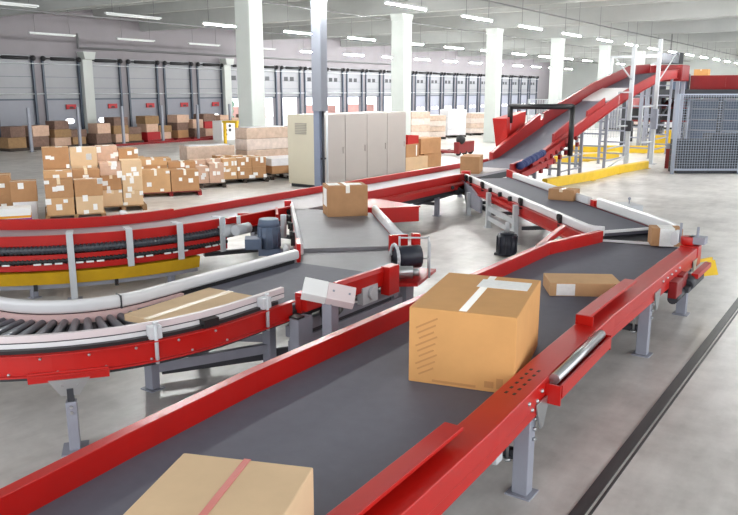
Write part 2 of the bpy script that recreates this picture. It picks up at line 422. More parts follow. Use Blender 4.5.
# red pallet
R3 = rad(-35)
pallet(-16.95, 14.3, R3, 1.2, 1.7, 'red painted pallet under low cartons', RED2, .13)
stack(-16.95, 14.3, R3, 2, 2, .58, .8, [[[.62], [.6]], [[.7, .2], [.6, .18]]], 'the red pallet load', 'cartons on the red pallet', .13, mats=(0, 1))
carton(-17.75, 13.55, 0, R3, .36, .4, .78, CARD[1], 'upright brown carton on the floor left of the red pallet', None, TAPE)
carton(-18.6, 14.35, 0, R3, .6, .7, .98, CARD[0], 'tall tan carton standing behind the red pallet', None, TAPE)
pallet(-17.55, 16.0, R3, 1.1, 1.5, 'dark pallet of pink tinted cartons right of the red pallet', WOODD)
stack(-17.55, 16.0, R3, 3, 2, .5, .48, [[[.5], [.52], [.6]], [[.62], [.68], [.68]]], 'the first dark pallet', 'cartons on the first dark pallet', mats=(3, 3, 0))
pallet(-17.45, 17.68, rad(-25), 1.1, 1.6, 'dark pallet under the double row of tan cartons', WOODD)
stack(-17.45, 17.68, rad(-25), 3, 2, .5, .5, [[[.36, .3], [.36, .3], [.36, .3]], [[.36, .35], [.36, .33], [.36, .3]]], 'the double row pallet', 'cartons of the double row', mats=(0, 1, 0))
pallet(-17.1, 19.35, rad(-20), 1.2, 1.4, 'black pallet with a low load beside the lit-toned cabinet end', WOODD, .2)
def wrapped(x, y, rz, w, d, h, label, m=WRAP, z=.14, layers=3, group='wrapped pallet loads', pal=WOODD):
    t = T('wrapped_load', label, 'pallet load', (x, y, 0), rz, group)
    mb = MB(); mb.box((0, 0, z-.012), (w, d, .024))
    for j in (-1, 0, 1): mb.box((0, j*(d/2-.06), (z-.024)/2), (w, .1, z-.024))
    P('pallet', mb, pal, t, local=True)
    lh = (h-z)/layers
    for k in range(layers):
        mb = MB(); mb.box((R.uniform(-.01, .01), R.uniform(-.01, .01), z+lh*(k+.5)), (w*.97, d*.97, lh*.985))
        P('carton_layer', mb, m if k % 2 == 0 else (WRAP2 if m is WRAP else m), t, local=True, bevel=.02)
    mb = MB(); q = []
    mb.box((0, 0, h+.01), (w*.7, d*.8, .02)); P('top_sheet', mb, WRAPW, t, local=True)
    return t
carton(-17.1, 19.35, .2, rad(-20), 1.1, 1.3, .26, CARD[1], 'lower broad brown carton on the black pallet beside the cabinet', None, TAPE)
carton(-17.1, 19.35, .46, rad(-20), 1.1, 1.32, .24, WRAPW, 'white wrapped bale lying on the broad brown carton by the cabinet', None, None, (), 'bale')
wrapped(-18.30, 19.75, rad(-12), .75, 1.9, 1.66, 'tall pink wrapped pallet load between white column and cabinet', WRAP, .14, 4)
wrapped(-18.95, 17.7, rad(-25), .9, 1.7, 1.12, 'low pink wrapped pallet load behind the double row of cartons', WRAP, .14, 2)
carton(-19.5, 15.7, 0, R3, .9, 1.3, .8, CARD[0], 'wide tan carton behind the first dark pallet', None, TAPE)
# far wrapped loads
for k, (x, y, w, h, m, lb) in enumerate([(-23.6, 39.0, 1.3, 1.7, WRAP, 'pink wrapped load just right of the second white column'), (-23.4, 40.6, 1.3, 1.45, WRAP, 'second pink wrapped load from the second white column'),
                                         (-23.3, 43.0, 1.4, 1.75, WRAPW, 'white wrapped tall load between pink wrapped loads'), (-23.2, 46.2, 1.7, 1.45, WRAP, 'pink wrapped load farthest along the open floor')]):
    wrapped(x, y, rad(-30), 1.1, w, h, lb, m, .14, 4, 'far wrapped loads')
# white box + yellow frame near dock
t = T('control_cabinet', 'small white cabinet with dark dials near the dock doors', 'cabinet', (-33.4, 32.6, 0))
mb = MB(); mb.bx(-33.8, -33.0, 32.1, 33.2, 0, 1.15); P('body', mb, WHITE, t, bevel=.02)
mb = MB()
for a, b in ((32.4, .6), (32.75, .6), (32.4, .35), (32.75, .85)): mb.cyl((-33.0, a, b), (-32.97, a, b), .09)
P('dial', mb, DARK, t)
t = T('storage_rack', 'yellow steel rack frame by the white cabinet', 'rack', (-29.6, 30.6, 0))
PS('upright', [MB().bx(b-.06, b+.06, a-.06, a+.06, 0, 1.2) for a in (29.6, 31.6) for b in (-30.2, -29.3)], YEL, t)
mb = MB(); mb.bx(-30.3, -29.2, 29.5, 31.7, 1.2, 1.3); P('shelf', mb, YEL, t)

# goods along the dock wall
for k in range(15):
    y = 20.6+k*1.16; h = R.choice((.9, 1.2, 1.4, 1.5, 1.7)); x = -35.6+R.uniform(-.3, .3)
    dk = k % 3
    nm = 'mixed pallet load'
    t = T('pallet_load', 'mixed brown pallet load, %s from the left along the dock wall' % ['first', 'second', 'third', 'fourth', 'fifth', 'sixth', 'seventh', 'eighth', 'ninth', 'tenth', 'eleventh', 'twelfth', 'thirteenth', 'fourteenth', 'fifteenth'][k], 'pallet load', (x, y, 0), 0, 'loads along the dock wall')
    mb = MB(); mb.box((0, 0, .07), (1.0, 1.0, .14)); P('pallet', mb, RED2 if k > 6 else WOODD, t, local=True)
    n = max(2, int(h/.4)); lh = (h-.14)/n
    for q in range(n):
        mb = MB(); mb.box((R.uniform(-.05, .05), R.uniform(-.05, .05), .14+lh*(q+.5)), (R.uniform(.8, .95), R.uniform(.75, .98), lh-.01))
        P('carton_layer', mb, [WOOD, WOOD2, CARD[3]][(dk+q) % 3] if R.random() < .8 else R.choice((WOODD, CARD[1], SIGN)), t, local=True)
for k in range(7):
    y = 20.7+k*2.7
    t = T('guard_post', 'grey steel guard post, %s from the left before the dock doors' % ORDN[k], 'post', (-34.4, y, 0), 0, 'dock guard posts')
    mb = MB(); mb.bx(-34.46, -34.34, y-.06, y+.06, .012, 2.1); P('upright', mb, STEEL, t)
    mb = MB(); mb.bx(-34.55, -34.25, y-.15, y+.15, 0, .012); P('base_plate', mb, DARK, t)
mb = MB(); mb.bx(-34.2, -34.08, 23, 36.5, 0, .12); M1('wheel_stop', mb, RED2, 'long low dark red floor kerb before the dock doors', 'kerb')

# ------------------------------------------------------------------ cabinets and post
CX0 = -14.0
def cabinet(name, label, y0, y1, x0, m, ndoor, vent):
    t = T(name, label, 'cabinet', (x0-.4, (y0+y1)/2, 0))
    mb = MB(); mb.bx(x0-.8, x0-.03, y0, y1, .1, 2.2); P('body', mb, m, t, bevel=.01)
    mb = MB(); mb.bx(x0-.78, x0-.05, y0+.02, y1-.02, 0, .1); P('plinth', mb, DARK, t)
    w = (y1-y0)/ndoor
    for i in range(ndoor):
        mb = MB(); mb.bx(x0-.03, x0, y0+w*i+.012, y0+w*(i+1)-.012, .14, 2.17); d = P('door', mb, m, t, bevel=.006)
        mb = MB(); mb.bx(x0, x0+.03, y0+w*(i+1)-.12, y0+w*(i+1)-.08, 1.0, 1.2); P('handle', mb, m, d)
    if vent:
        mb = MB()
        for k in range(7): mb.bx(x0, x0+.012, y0+.5, y0+1.1, 1.62+k*.05, 1.65+k*.05)
        P('vent', mb, VENT, t)
t = T('electrical_cabinet', 'long pale grey electrical cabinet with a vented end toned as lit, behind the back conveyor', 'cabinet', (-14.65, 20, 0))
mb = MB(); mb.bx(-15.3, -14.03, 17.68, 22.45, .1, 2.2); P('body', mb, CAB2, t, bevel=.01)
mb = MB(); mb.bx(-15.25, -14.06, 17.72, 22.4, 0, .1); P('plinth', mb, DARK, t)
mb = MB(); mb.bx(-15.3, -14.03, 17.65, 17.68, .1, 2.2); ep = P('end_panel', mb, CAB1, t, 'end panel toned beige as lit')
mb = MB()
for k in range(7): mb.bx(-15.0, -14.55, 17.635, 17.65, 1.62+k*.05, 1.65+k*.05)
P('vent', mb, VENT, ep)
for k in range(4):
    a = 17.68+1.19*k
    mb = MB(); mb.bx(-14.03, -14.0, a+.012, a+1.178, .14, 2.17); d = P('door', mb, CAB2, t, bevel=.006)
    mb = MB(); mb.bx(-14.0, -13.97, a+1.05, a+1.09, 1.0, 1.2); P('handle', mb, CAB2, d)
PX, PY = -13.3, 16.75
t = T('steel_post', 'tall grey steel post with conduit before the cabinet', 'post', (PX, PY, 0))
mb = MB(); mb.bx(PX-.17, PX+.16, PY-.15, PY+.15, 2.35, 6.84); P('upper_casing', mb, POLE, t, bevel=.01)
mb = MB(); mb.bx(PX-.15, PX+.05, PY-.12, PY+.12, .015, 2.35); P('lower_channel', mb, POLED, t)
mb = MB(); mb.cyl((PX+.1, PY, .1), (PX+.1, PY, 2.35), .035); mb.bx(PX+.05, PX+.14, PY-.07, PY+.07, 1.0, 1.05); P('conduit', mb, DARK, t)
mb = MB(); mb.cyl((PX+.17, PY+.08, .1), (PX+.17, PY+.08, 2.35), .03); P('pipe', mb, LSTEEL, t)
mb = MB(); mb.bx(PX-.25, PX+.25, PY-.2, PY+.2, 0, .015); P('base_plate', mb, STEEL, t)
# cartons at the end of the cabinet
carton(-14.9, 24.1, 0, rad(-8), .8, 1.3, .50, CARD[2], 'pale wide carton at the right end of the grey cabinet')
carton(-14.9, 23.85, .5, rad(-8), .7, .75, .48, CARD[1], 'brown taped carton stacked on the pale wide carton', None, TAPEW, [('r', .3, 0, .06, .4)])
carton(-14.9, 24.9, .5, rad(-8), .7, 1.0, .55, CARD[1], 'broad brown carton beside the taped one on the pale carton', None, TAPE) if False else None
carton(-14.95, 25.4, 0, rad(-12), .8, 1.0, .55, CARD[1], 'lower brown carton right of the pale wide carton')
carton(-14.95, 25.2, .55, rad(-6), .8, 1.3, .58, CARD[1], 'upper brown carton right of the taped carton')
t = T('red_tray', 'flat red tray lying on the taped carton by the cabinet', 'tray', (-14.95, 23.85, .98))
mb = MB(); mb.bx(-15.2, -14.6, 23.5, 24.3, .98, 1.0)
for a in ((-15.2, -15.18, 23.5, 24.3), (-14.62, -14.6, 23.5, 24.3), (-15.2, -14.6, 23.5, 23.52), (-15.2, -14.6, 24.28, 24.3)): mb.bx(*a, 1.0, 1.28)
P('shell', mb, RED, t)
t = T('pallet_truck', 'dark red hand pallet truck on the floor behind the back conveyor', 'pallet truck', (-16.9, 31.2, 0))
mb = MB()
for a in (30.6, 31.2): mb.bx(-17.5, -16.3, a-.1, a+.1, .1, .2)
mb.bx(-16.4, -16.15, 30.4, 32.0, .1, .62); P('body', mb, RED2, t, bevel=.03)
mb = MB()
for a in (30.6, 31.2, 31.8):
    mb.cyl((-17.4, a-.07, .09), (-17.4, a+.07, .09), .09); mb.cyl((-16.25, a-.05, .12), (-16.25, a+.05, .12), .12)
P('wheel', mb, BLACK, t)
mb = MB(); mb.ball((-16.2, 30.7, .72), .22); P('drive_head', mb, BLACK, t)

# ------------------------------------------------------------------ conveyors
def leg_part(t, x, y, ztop, sz=.1, m=STEEL, bolts=False, rz=0.):
    mb = MB(); mb.box((x, y, ztop/2+.006), (sz, sz*.9, ztop-.012), rz); o = P('leg', mb, m, t, bevel=.006)
    mb = MB(); mb.box((x, y, .006), (sz*1.6, sz*1.5, .012), rz); P('foot_plate', mb, m, o)
    if bolts:
        for z in (.12, .2, .28): P('bolt', MB().cyl((x+sz/2, y+.02, ztop-z), (x+sz/2+.02, y+.02, ztop-z), .016, 8), ZINC, o)
    return o
# ---- main conveyor in front
t = T('belt_conveyor', 'wide main belt conveyor with red side rails running from the camera to the merge', 'conveyor', (-2.75, 6, 0))
ZB = .70
LR = [(-3.50, .6), (-3.53, 1.8), (-3.60, 2.6), (-3.67, 3.8), (-3.68, 6), (-3.68, 9.65), (-3.36, 10.95)]
RRp = [(-1.82, .6), (-1.86, 2.9), (-1.90, 4.0), (-1.97, 5.2), (-2.03, 6.8), (-2.04, 10.4)]
mb = MB(); mb.prism([(x-.11, y) for x, y in RRp]+[(-2.2, 11.2)]+[(x, y) for x, y in LR[::-1]], ZB-.05, ZB); P('belt', mb, BELT, t)
mb = MB(); mb.prism([(x-.12, y) for x, y in RRp]+[(x+.03, y) for x, y in LR[-2::-1]], .5, ZB-.05); P('belt_bed', mb, DARK, t)
mb = MB(); mb.sweep([(x-.01, y, 0) for x, y in LR], chan(.02, -1, .42, .87, .085)); P('side_rail', mb, RED, t, bevel=.004)
mb = MB(); mb.prism([(-3.78, 9.4), (-3.70, 9.4), (-3.98, 11.1), (-4.06, 11.1)], .80, .87); P('branch_rail', mb, RED, t)
mb = MB(); mb.sweep([(x, y, 0) for x, y in RRp], rect(-.11, .11, .72, .87)); rr = P('side_rail', mb, RED, t, bevel=.008)
mb = MB(); mb.sweep([(x, y, 0) for x, y in RRp], rect(-.11, -.09, .45, .72)); P('inner_web', mb, RED, rr)
mb = MB(); mb.sweep([(x, y, 0) for x, y in RRp], rect(.085, .105, .64, .72)); P('lower_flange', mb, RED, rr)
def rx(y, o=0.):
    for (xa, ya), (xb, yb) in zip(RRp, RRp[1:]):
        if ya <= y <= yb: return xa+(xb-xa)*(y-ya)/(yb-ya)+o
    return RRp[-1][0]+o
for (y0, y1) in ((.6, 3.68), (6.3, 7.85)):
    mb = MB(); mb.sweep([(rx(y, -.098), y, 0) for y in (y0, (y0+y1)/2, y1)], [(-.012, .86), (.004, .86), (.004, .945), (.10, .945), (.10, .93), (.112, .93), (.112, .957), (-.012, .957)])
    if y0 > 1: mb.bx(rx(y0, -.11), rx(y0, .05), y0-.012, y0, .80, .957)
    P('rail_hood', mb, RED, t, bevel=.003)
ro = rx(5.6)
mb = MB(); mb.cyl((rx(4.98, .15), 4.98, .845), (rx(6.2, .15), 6.2, .845), .04, 16); P('side_roller', mb, ZINC, t)
mb = MB(); mb.beam((rx(4.95, .215), 4.95, .77), (rx(6.25, .215), 6.25, .77), .02, .1); mb.bx(rx(4.9, .105), rx(4.9, .225), 4.9, 4.915, .68, .83); mb.bx(rx(6.25, .105), rx(6.25, .225), 6.25, 6.265, .70, .83); mb.beam((rx(4.92, .165), 4.92, .722), (rx(6.25, .165), 6.25, .722), .11, .015)
P('roller_bracket', mb, RED, t)
for y in (4.75, 8.3, 10.2):
    X = rx(y)
    l = leg_part(t, X+.02, y, .72, .12, STEEL, True)
    mb = MB(); mb.hull([(X+.122, y-.06, .74), (X+.122, y+.2, .74), (X+.122, y+.10, .52), (X+.122, y+.05, .52)], [(X+.111, y-.06, .74), (X+.111, y+.2, .74), (X+.111, y+.10, .52), (X+.111, y+.05, .52)])
    b = P('gusset', mb, ZINC, t)
    leg_part(t, -3.60, y, .5, .12, STEEL)
    mb = MB(); mb.bx(-3.6, X, y-.03, y+.03, .26, .33); P('cross_brace', mb, DARK, t)
    mb = MB(); mb.cyl((X-.08, y-.06, .26), (X-.08, y-.06, .62), .012, 8); mb.cyl((X-.08, y-.06, .26), (X-.08, y-.06, .28), .03, 8); P('tie_rod', mb, ZINC, t)
for y, z in ((4.55, .80), (4.72, .76), (4.82, .80), (5.02, .80), (4.62, .73), (9.0, .8), (9.2, .8), (9.4, .8), (8.8, .8), (8.6, .8)): P('bolt', MB().ball((rx(y, .111), y, z), .016), ZINC, t)
mb = MB()
for y in (4.5, 4.6, 4.7, 4.8, 4.9, 5.0):
    for o_ in (.02, -.04): mb.box((rx(y, o_), y, .8705), (.02, .035, .003))
P('slot_pattern', mb, BLACK, t)
mb = MB(); mb.bx(-2.35, -2.0, 4.45, 4.55, .33, .42); mb.bx(-2.3, -2.2, 4.4, 4.6, .42, .46); P('photo_sensor', mb, LSTEEL, t)
# far end fittings
e0 = rx(10.4)
mb = MB(); mb.bx(e0-.12, e0+.12, 10.4, 10.62, .62, .88); mb.cyl((e0-.05, 10.55, .88), (e0-.05, 10.55, .99), .09); P('end_bracket', mb, RED, t, bevel=.01)
a_ = MB().cyl((e0+.06, 10.6, .85), (e0+.06, 10.6, 1.12), .018, 8).bx(e0-.03, e0+.17, 10.5, 10.7, .9, .99); b_ = MB().cyl((e0-.2, 10.8, .85), (e0-.2, 10.8, 1.12), .018, 8); PS('clamp', [a_, b_], STEEL, t)
PS('bearing_block', [MB().bx(e0+.1, e0+.2, 8.95, 9.25, .52, .72), MB().bx(e0+.08, e0+.18, 9.35, 9.6, .56, .72)], RED2, t, bevel=.01)
mb = MB(); mb.cyl((e0+.15, 9.0, .5), (e0+.15, 9.5, .5), .06); mb.bx(e0+.1, e0+.24, 9.4, 10.3, .5, .56); mb.cyl((e0+.19, 9.55, .56), (e0+.19, 9.75, .60), .07); P('tension_gear', mb, DARK, t)
mb = MB(); mb.sweep([(e0+.22, 9.7, 0), (e0+.22, 10.5, 0)], rect(-.02, .06, .62, .68)); P('outer_strip', mb, RED, t)
mb = MB(); tx = e0+.16; mb.hull([(tx, 10.90, .62), (tx+.07, 11.0, .62), (tx+.08, 10.99, .62), (tx+.01, 10.89, .62)], [(tx-.05, 10.83, .40), (tx+.12, 11.07, .40), (tx+.13, 11.06, .40), (tx-.04, 10.82, .40)])
mb.beam((e0+.05, 10.6, .64), (tx+.04, 10.96, .64), .03, .04)
P('yellow_tag', mb, YEL, t)
# transfer strips at the head
mb = MB(); mb.beam((-3.42, 10.99, ZB+.01), (-2.2, 11.28, ZB+.02), .045, .035); P('transfer_strip', mb, GUARD, t)

# ---- diverters: s along travel, n across
def Q(s, n, z=0.): return (.675*s+.738*n, -.738*s+.675*n, z)
AD = math.atan2(-.738, .675)
# diverter to the main conveyor
t = T('diverter_conveyor', 'diagonal grey diverter conveyor feeding the main conveyor on the right', 'conveyor', Q(-14, 5.4))
def poly(pts, z0, z1):
    return MB().prism([Q(s, n)[:2] for s, n in pts], z0, z1)
P('belt', poly([(-18.0, 6.0), (-17.9, 4.88), (-10.62, 4.88), (-10.85, 6.0)], .72, .78), BELT, t)
P('belt_bed', poly([(-17.8, 5.98), (-17.6, 4.9), (-10.75, 4.9), (-10.95, 5.98)], .55, .72), DARK, t)
P('head_plate', poly([(-10.61, 4.86), (-10.84, 6.02), (-10.5, 6.02), (-9.95, 5.5), (-10.35, 4.86)], .62, .70), DARK, t)
mb = MB(); mb.beam(Q(-10.57, 4.88, .80), Q(-10.81, 6.0, .80), .06, .035); P('transfer_strip', mb, GUARD, t)
# left guard
mb = MB(); mb.sweep([Q(-17.9, 4.83), Q(-10.75, 4.83), Q(-10.6, 4.87), Q(-10.5, 5.0)], rnd(-.045, .045, .76, .905, .03), True); P('guard_rail', mb, GUARD, t)
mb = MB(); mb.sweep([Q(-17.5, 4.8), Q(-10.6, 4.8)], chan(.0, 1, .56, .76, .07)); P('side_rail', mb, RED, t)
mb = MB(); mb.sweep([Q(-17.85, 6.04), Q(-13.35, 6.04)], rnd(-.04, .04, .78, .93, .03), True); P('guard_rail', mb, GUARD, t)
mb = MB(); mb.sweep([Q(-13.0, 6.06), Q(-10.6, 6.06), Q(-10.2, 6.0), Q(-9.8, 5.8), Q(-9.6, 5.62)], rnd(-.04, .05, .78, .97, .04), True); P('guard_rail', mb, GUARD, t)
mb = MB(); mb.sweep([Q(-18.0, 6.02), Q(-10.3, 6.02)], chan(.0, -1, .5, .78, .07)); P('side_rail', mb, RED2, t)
for s in (-13.28, -13.0):
    mb = MB(); mb.box(Q(s, 6.1, .83), (.2, .12, .12), AD); P('bracket', mb, RED, t, bevel=.01)
mb = MB(); mb.box(Q(-18.1, 6.04, .86), (.55, .05, .18), AD); P('end_plate', mb, RED, t)
# black clamps on left guard
for s in (-17.6, -17.2, -16.2, -15.6, -14.9, -14.25, -13.6, -11.65):
    big = s in (-17.6, -17.2, -16.2, -13.6, -11.65)
    mb = MB(); mb.box(Q(s, 4.76, .80), (.07, .05, .2 if big else .1), AD); mb.cyl(Q(s, 4.72, .80 if not big else .86), Q(s, 4.76, .80 if not big else .86), .06 if big else .045, 10); P('clamp', mb, BLACK, t)
# supports under left side
mb = MB(); mb.hull([Q(-17.9, 4.72, .74), Q(-17.3, 4.72, .72), Q(-16.2, 4.72, .5), Q(-16.2, 4.72, .2), Q(-17.4, 4.72, .2)], [Q(-17.9, 4.77, .74), Q(-17.3, 4.77, .72), Q(-16.2, 4.77, .5), Q(-16.2, 4.77, .2), Q(-17.4, 4.77, .2)]); P('gusset_plate', mb, STEEL, t)
for s in (-17.1, -15.5, -13.7, -11.3):
    leg_part(t, *Q(s, 4.70)[:2], .76 if s in (-15.5, -13.7) else .55, .11, LSTEEL, rz=AD); leg_part(t, *Q(s, 5.95)[:2], .5, .1, STEEL, rz=AD)
for z in (.22, .42):
    mb = MB(); mb.beam(Q(-15.5, 4.70, z), Q(-13.7, 4.70, z), .05, .10); P('side_beam', mb, LSTEEL, t)
mb = MB(); mb.beam(Q(-17.1, 4.84, .30), Q(-15.5, 4.84, .30), .05, .1); P('side_beam', mb, DARK, t)
mb = MB(); mb.beam(Q(-15.4, 4.74, .66), Q(-13.8, 4.74, .66), .04, .06); P('red_guide', mb, RED, t)
for s in (-17.1, -15.5, -13.7):
    mb = MB(); mb.beam(Q(s, 4.84, .3), Q(s, 5.95, .3), .05, .07); P('cross_brace', mb, DARK, t)
# hanging dark motor
mo = MB(); c = Q(-12.65, 4.2); mo.cyl((c[0], c[1], .04), (c[0], c[1], .40), .17, 20); mo.cyl((c[0], c[1], .40), (c[0], c[1], .44), .13, 20)
for k in range(10):
    a = k*math.pi/5; mo.box((c[0]+.175*math.cos(a), c[1]+.175*math.sin(a), .22), (.03, .012, .30), a)
m_ = P('drive_motor', mo, MOTD, t, 'dark blue drive motor')
mb = MB(); mb.cyl((c[0], c[1], .44), (c[0], c[1], .62), .04); P('shaft', mb, LSTEEL, m_)
mb = MB(); mb.bx(c[0]-.22, c[0]+.22, c[1]-.05, c[1]+.05, .0, .045); P('motor_foot', mb, DARK, m_)
# box beside the right guard
t2 = T('junction_box', 'grey junction box on a floor post beside the right diverter guard', 'box', Q(-13.5, 6.9))
mb = MB(); mb.box(Q(-13.5, 6.9, .64), (.5, .34, .26), AD); P('housing', mb, LSTEEL, t2, bevel=.02)
mb = MB(); mb.box(Q(-13.22, 6.72, .62), (.5, .03, .16), AD); P('cover', mb, DARK, t2)
mb = MB(); mb.box(Q(-13.5, 6.9, .26), (.1, .1, .5), AD); mb.box(Q(-13.5, 6.9, .006), (.22, .22, .012), AD); P('post', mb, STEEL, t2)
mb = MB(); mb.cyl(Q(-13.5, 6.9, .77), Q(-13.5, 6.9, .86), .012, 6); mb.ball(Q(-13.5, 6.9, .87), .03); P('beacon', mb, STEEL, t2)

# diverter to the second line
t = T('diverter_conveyor', 'diagonal pale belt diverter dropping to the middle curved line', 'conveyor', Q(-11.8, 1.1))
P('belt', poly([(-13.6, .43), (-12.9, 1.78), (-10.0, 1.78), (-9.97, .43)], .74, .80), BELTM, t)
P('belt_bed', poly([(-13.4, .45), (-12.8, 1.76), (-10.1, 1.76), (-10.1, .45)], .55, .74), DARK, t)
mb = MB(); mb.sweep([Q(-13.55, .40), Q(-9.7, .40)], rnd(-.03, .03, .78, .92, .02), True); P('guard_rail', mb, GUARD, t)
mb = MB(); mb.sweep([Q(-12.75, 1.82), Q(-9.95, 1.82)], rnd(-.05, .05, .80, .95, .04), True); P('guard_rail', mb, GUARD, t)
for n, d in ((.36, -1), (1.84, 1)):
    mb = MB(); mb.sweep([Q(-13.3 if n < 1 else -12.6, n), Q(-9.95, n)], chan(0, d, .52, .78, .06)); P('side_rail', mb, RED, t)
mb = MB(); mb.box(Q(-9.72, .36, .84), (.42, .05, .24), AD); mb.box(Q(-13.5, .33, .86), (.16, .12, .2), AD); P('end_plate', mb, RED, t)
mb = MB(); mb.prism([(-8.35, 10.75), (-7.45, 11.15), (-7.0, 11.75), (-8.3, 12.1)], .80, .83); mb.bx(-8.35, -8.33, 10.8, 12.1, .62, .83); mb.prism([(-7.47, 11.13), (-7.45, 11.1), (-7.0, 11.7), (-7.02, 11.73)], .55, .83); mb.prism([(-8.35, 10.75), (-8.35, 10.72), (-7.45, 11.12), (-7.45, 11.15)], .55, .83); P('corner_plate', mb, RED, t)
for s in (-13.1, -12.4, -11.7, -10.9):
    mb = MB(); mb.box(Q(s, .33, .76), (.07, .06, .2), AD); mb.cyl(Q(s, .28, .82), Q(s, .33, .82), .06, 10); P('clamp', mb, BLACK, t)
for s in (-12.9, -10.4):
    leg_part(t, *Q(s, .44)[:2], .55, .1, STEEL, rz=AD); leg_part(t, *Q(s, 1.76)[:2], .55, .1, STEEL, rz=AD)
leg_part(t, -7.35, 11.2, .55, .1)
# blue grey motor
c = Q(-11.5, -.02)
mo = MB(); mo.cyl((c[0], c[1], .52), (c[0], c[1], .86), .17, 20); mo.cyl((c[0], c[1], .86), (c[0], c[1], .97), .175, 20, .15)
for k in range(12):
    a = k*math.pi/6; mo.box((c[0]+.172*math.cos(a), c[1]+.172*math.sin(a), .69), (.02, .012, .3), a)
m_ = P('drive_motor', mo, NAVY, t, 'blue grey drive motor'); mb = MB(); mb.box((c[0], c[1], .47), (.36, .34, .1), AD); mb.box((c[0]-.1, c[1]-.25, .62), (.3, .25, .16), AD); P('gearbox', mb, NAVY, m_)
mb = MB(); mb.beam(Q(-11.5, -.02, .45), Q(-11.5, .4, .45), .1, .08); mb.box(Q(-11.5, -.02, .2), (.1, .1, .4), AD); P('motor_mount', mb, STEEL, m_)
mb = MB(); c2 = Q(-12.05, -.35); mb.cyl((c2[0], c2[1], .74), Q(-11.8, -.55, .74), .09, 12); mb.box(Q(-12.0, -.5, .88), (.1, .06, .12), AD); P('sensor_cluster', mb, LSTEEL, t)
mb = MB(); mb.box(Q(-12.6, .12, .86), (.8, .04, .12), AD); mb.box(Q(-12.9, -.2, .80), (.05, .7, .08), AD); P('red_bracket', mb, RED, t)
PS('spacer', [MB().cyl(Q(-12.15, .22, .55), Q(-12.15, .22, .92), .05, 10), MB().cyl(Q(-10.5, .22, .72), Q(-10.1, .22, .72), .05, 10)], LSTEEL, t)

# ---- middle line (curve then straight)
CC = (-7.12, 4.75)
t = T('curve_conveyor', 'curved roller conveyor with red side at the left front and a short dark belt', 'conveyor', (-5.6, 5, 0))
def mpath(x_off, y1, a1=-78, n=22):   # straight line x = CC.x+R from y1 down, then the arc; travel towards the arc
    r = x_off-CC[0]
    return [(x_off, y1, 0)] + arc(CC[0], CC[1], r, 0, -90, n) + [(CC[0]-3, CC[1]-r, 0)]
xi, xo = -6.05, -4.82
mb = MB(); mb.prism([(xi, 4.6), (xo, 4.6), (xo, 7.2), (xi, 7.1)], .70, .76); P('belt', mb, BELT, t)
mb = MB(); mb.prism([(-6.42, 7.6), (-6.0, 7.12), (xo+.02, 7.22), (-4.78, 7.35), (-5.54, 8.52)], .70, .755); P('transfer_plate', mb, BELTM, t)
mb = MB(); mb.sweep(mpath((xi+xo)/2, 7.2), rect(-(xo-xi)/2, (xo-xi)/2, .60, .69)); P('bed', mb, DARK, t)
# rollers on the curve
for k in range(17):
    a = rad(-5.3*k-2)
    ci, si = math.cos(a), math.sin(a); r0, r1 = 1.12, 2.28
    mb = MB(); mb.cyl((CC[0]+r0*ci, CC[1]+r0*si, .725), (CC[0]+r1*ci, CC[1]+r1*si, .725), .036, 12, .062); o = P('roller', mb, ROLL, t)
# inner bearing strip
mb = MB(); mb.sweep(mpath(xi-.0, 5.2), rect(-.025, .025, .70, .785)); P('bearing_strip', mb, mat('pink_strip', (226, 190, 188), .45), t)
mb = MB(); mb.sweep(mpath(xi-.06, 7.15), rnd(-.055, .055, .79, .915, .04), True); g = P('guard_rail', mb, GUARD, t)
mb = MB(); mb.sweep(mpath(xi-.06, 7.1), rect(-.02, .02, .69, .79)); P('side_rail', mb, BLACK, t)  # rail coloured black as the shadow line below the guard
mb = MB(); a = rad(-16); mb.box((CC[0]+1.01*math.cos(a), CC[1]+1.01*math.sin(a), .853), (.13, .014, .132), a); P('guard_joint', mb, DARK, t)
# outer side
mb = MB(); mb.sweep(mpath(-4.77, 5.5), chan(0, -1, .66, .845, .06)); P('side_rail', mb, RED, t, bevel=.003)
mb = MB(); mb.sweep(mpath(-4.77, 5.3), rect(-.0, -.0+.012, .65, .665)); P('rail_lip', mb, mat('lip_pink', (226, 130, 120), .4), t)
mb = MB(); mb.sweep(mpath(-4.80, 5.3), rect(-.03, .03, .845, .875)); P('dark_strip', mb, BLACK, t)
mb = MB(); mb.sweep(mpath(-4.84, 5.45), rect(-.02, .025, .922, .98)); P('fence_profile', mb, mat('fence_pinkish', (214, 204, 206), .4), t, bevel=.004)
mb = MB(); mb.sweep(mpath(-4.84, 5.45), rect(-.01, .012, .90, .93)); P('fence_groove', mb, DARK, t)
mb = MB(); mb.sweep(mpath(-4.84, 5.45), rect(-.02, .025, .872, .912)); P('fence_profile', mb, GUARD, t, bevel=.004)
def opt(x_off, ang):
    r = x_off-CC[0]; a = rad(ang); return (CC[0]+r*math.cos(a), CC[1]+r*math.sin(a)), a
for ang, yy in ((-21, None), (0, 5.1), (-70, None)):
    if yy: (x, y), a = (-4.75, yy), 0.
    else: (x, y), a = opt(-4.75, ang)
    ci, si = math.cos(a), math.sin(a)
    mb = MB(); mb.box((x-.02*ci, y-.02*si, .91), (.09, .11, .11), a); cb = P('clamp', mb, LSTEEL, t, bevel=.006)
    mb = MB(); mb.cyl((x+.02*ci, y+.02*si, .64), (x+.02*ci, y+.02*si, 1.0), .017, 10); mb.cyl((x+.02*ci, y+.02*si, .99), (x+.02*ci, y+.02*si, 1.01), .024, 10); P('clamp_rod', mb, LSTEEL, cb)
for ang in range(-4, -62, -9):
    for z in (.68, .80):
        (x, y), a = opt(-4.757, ang-(3 if z > .7 else 0)); P('bolt', MB().ball((x, y, z), .013), ZINC, t)
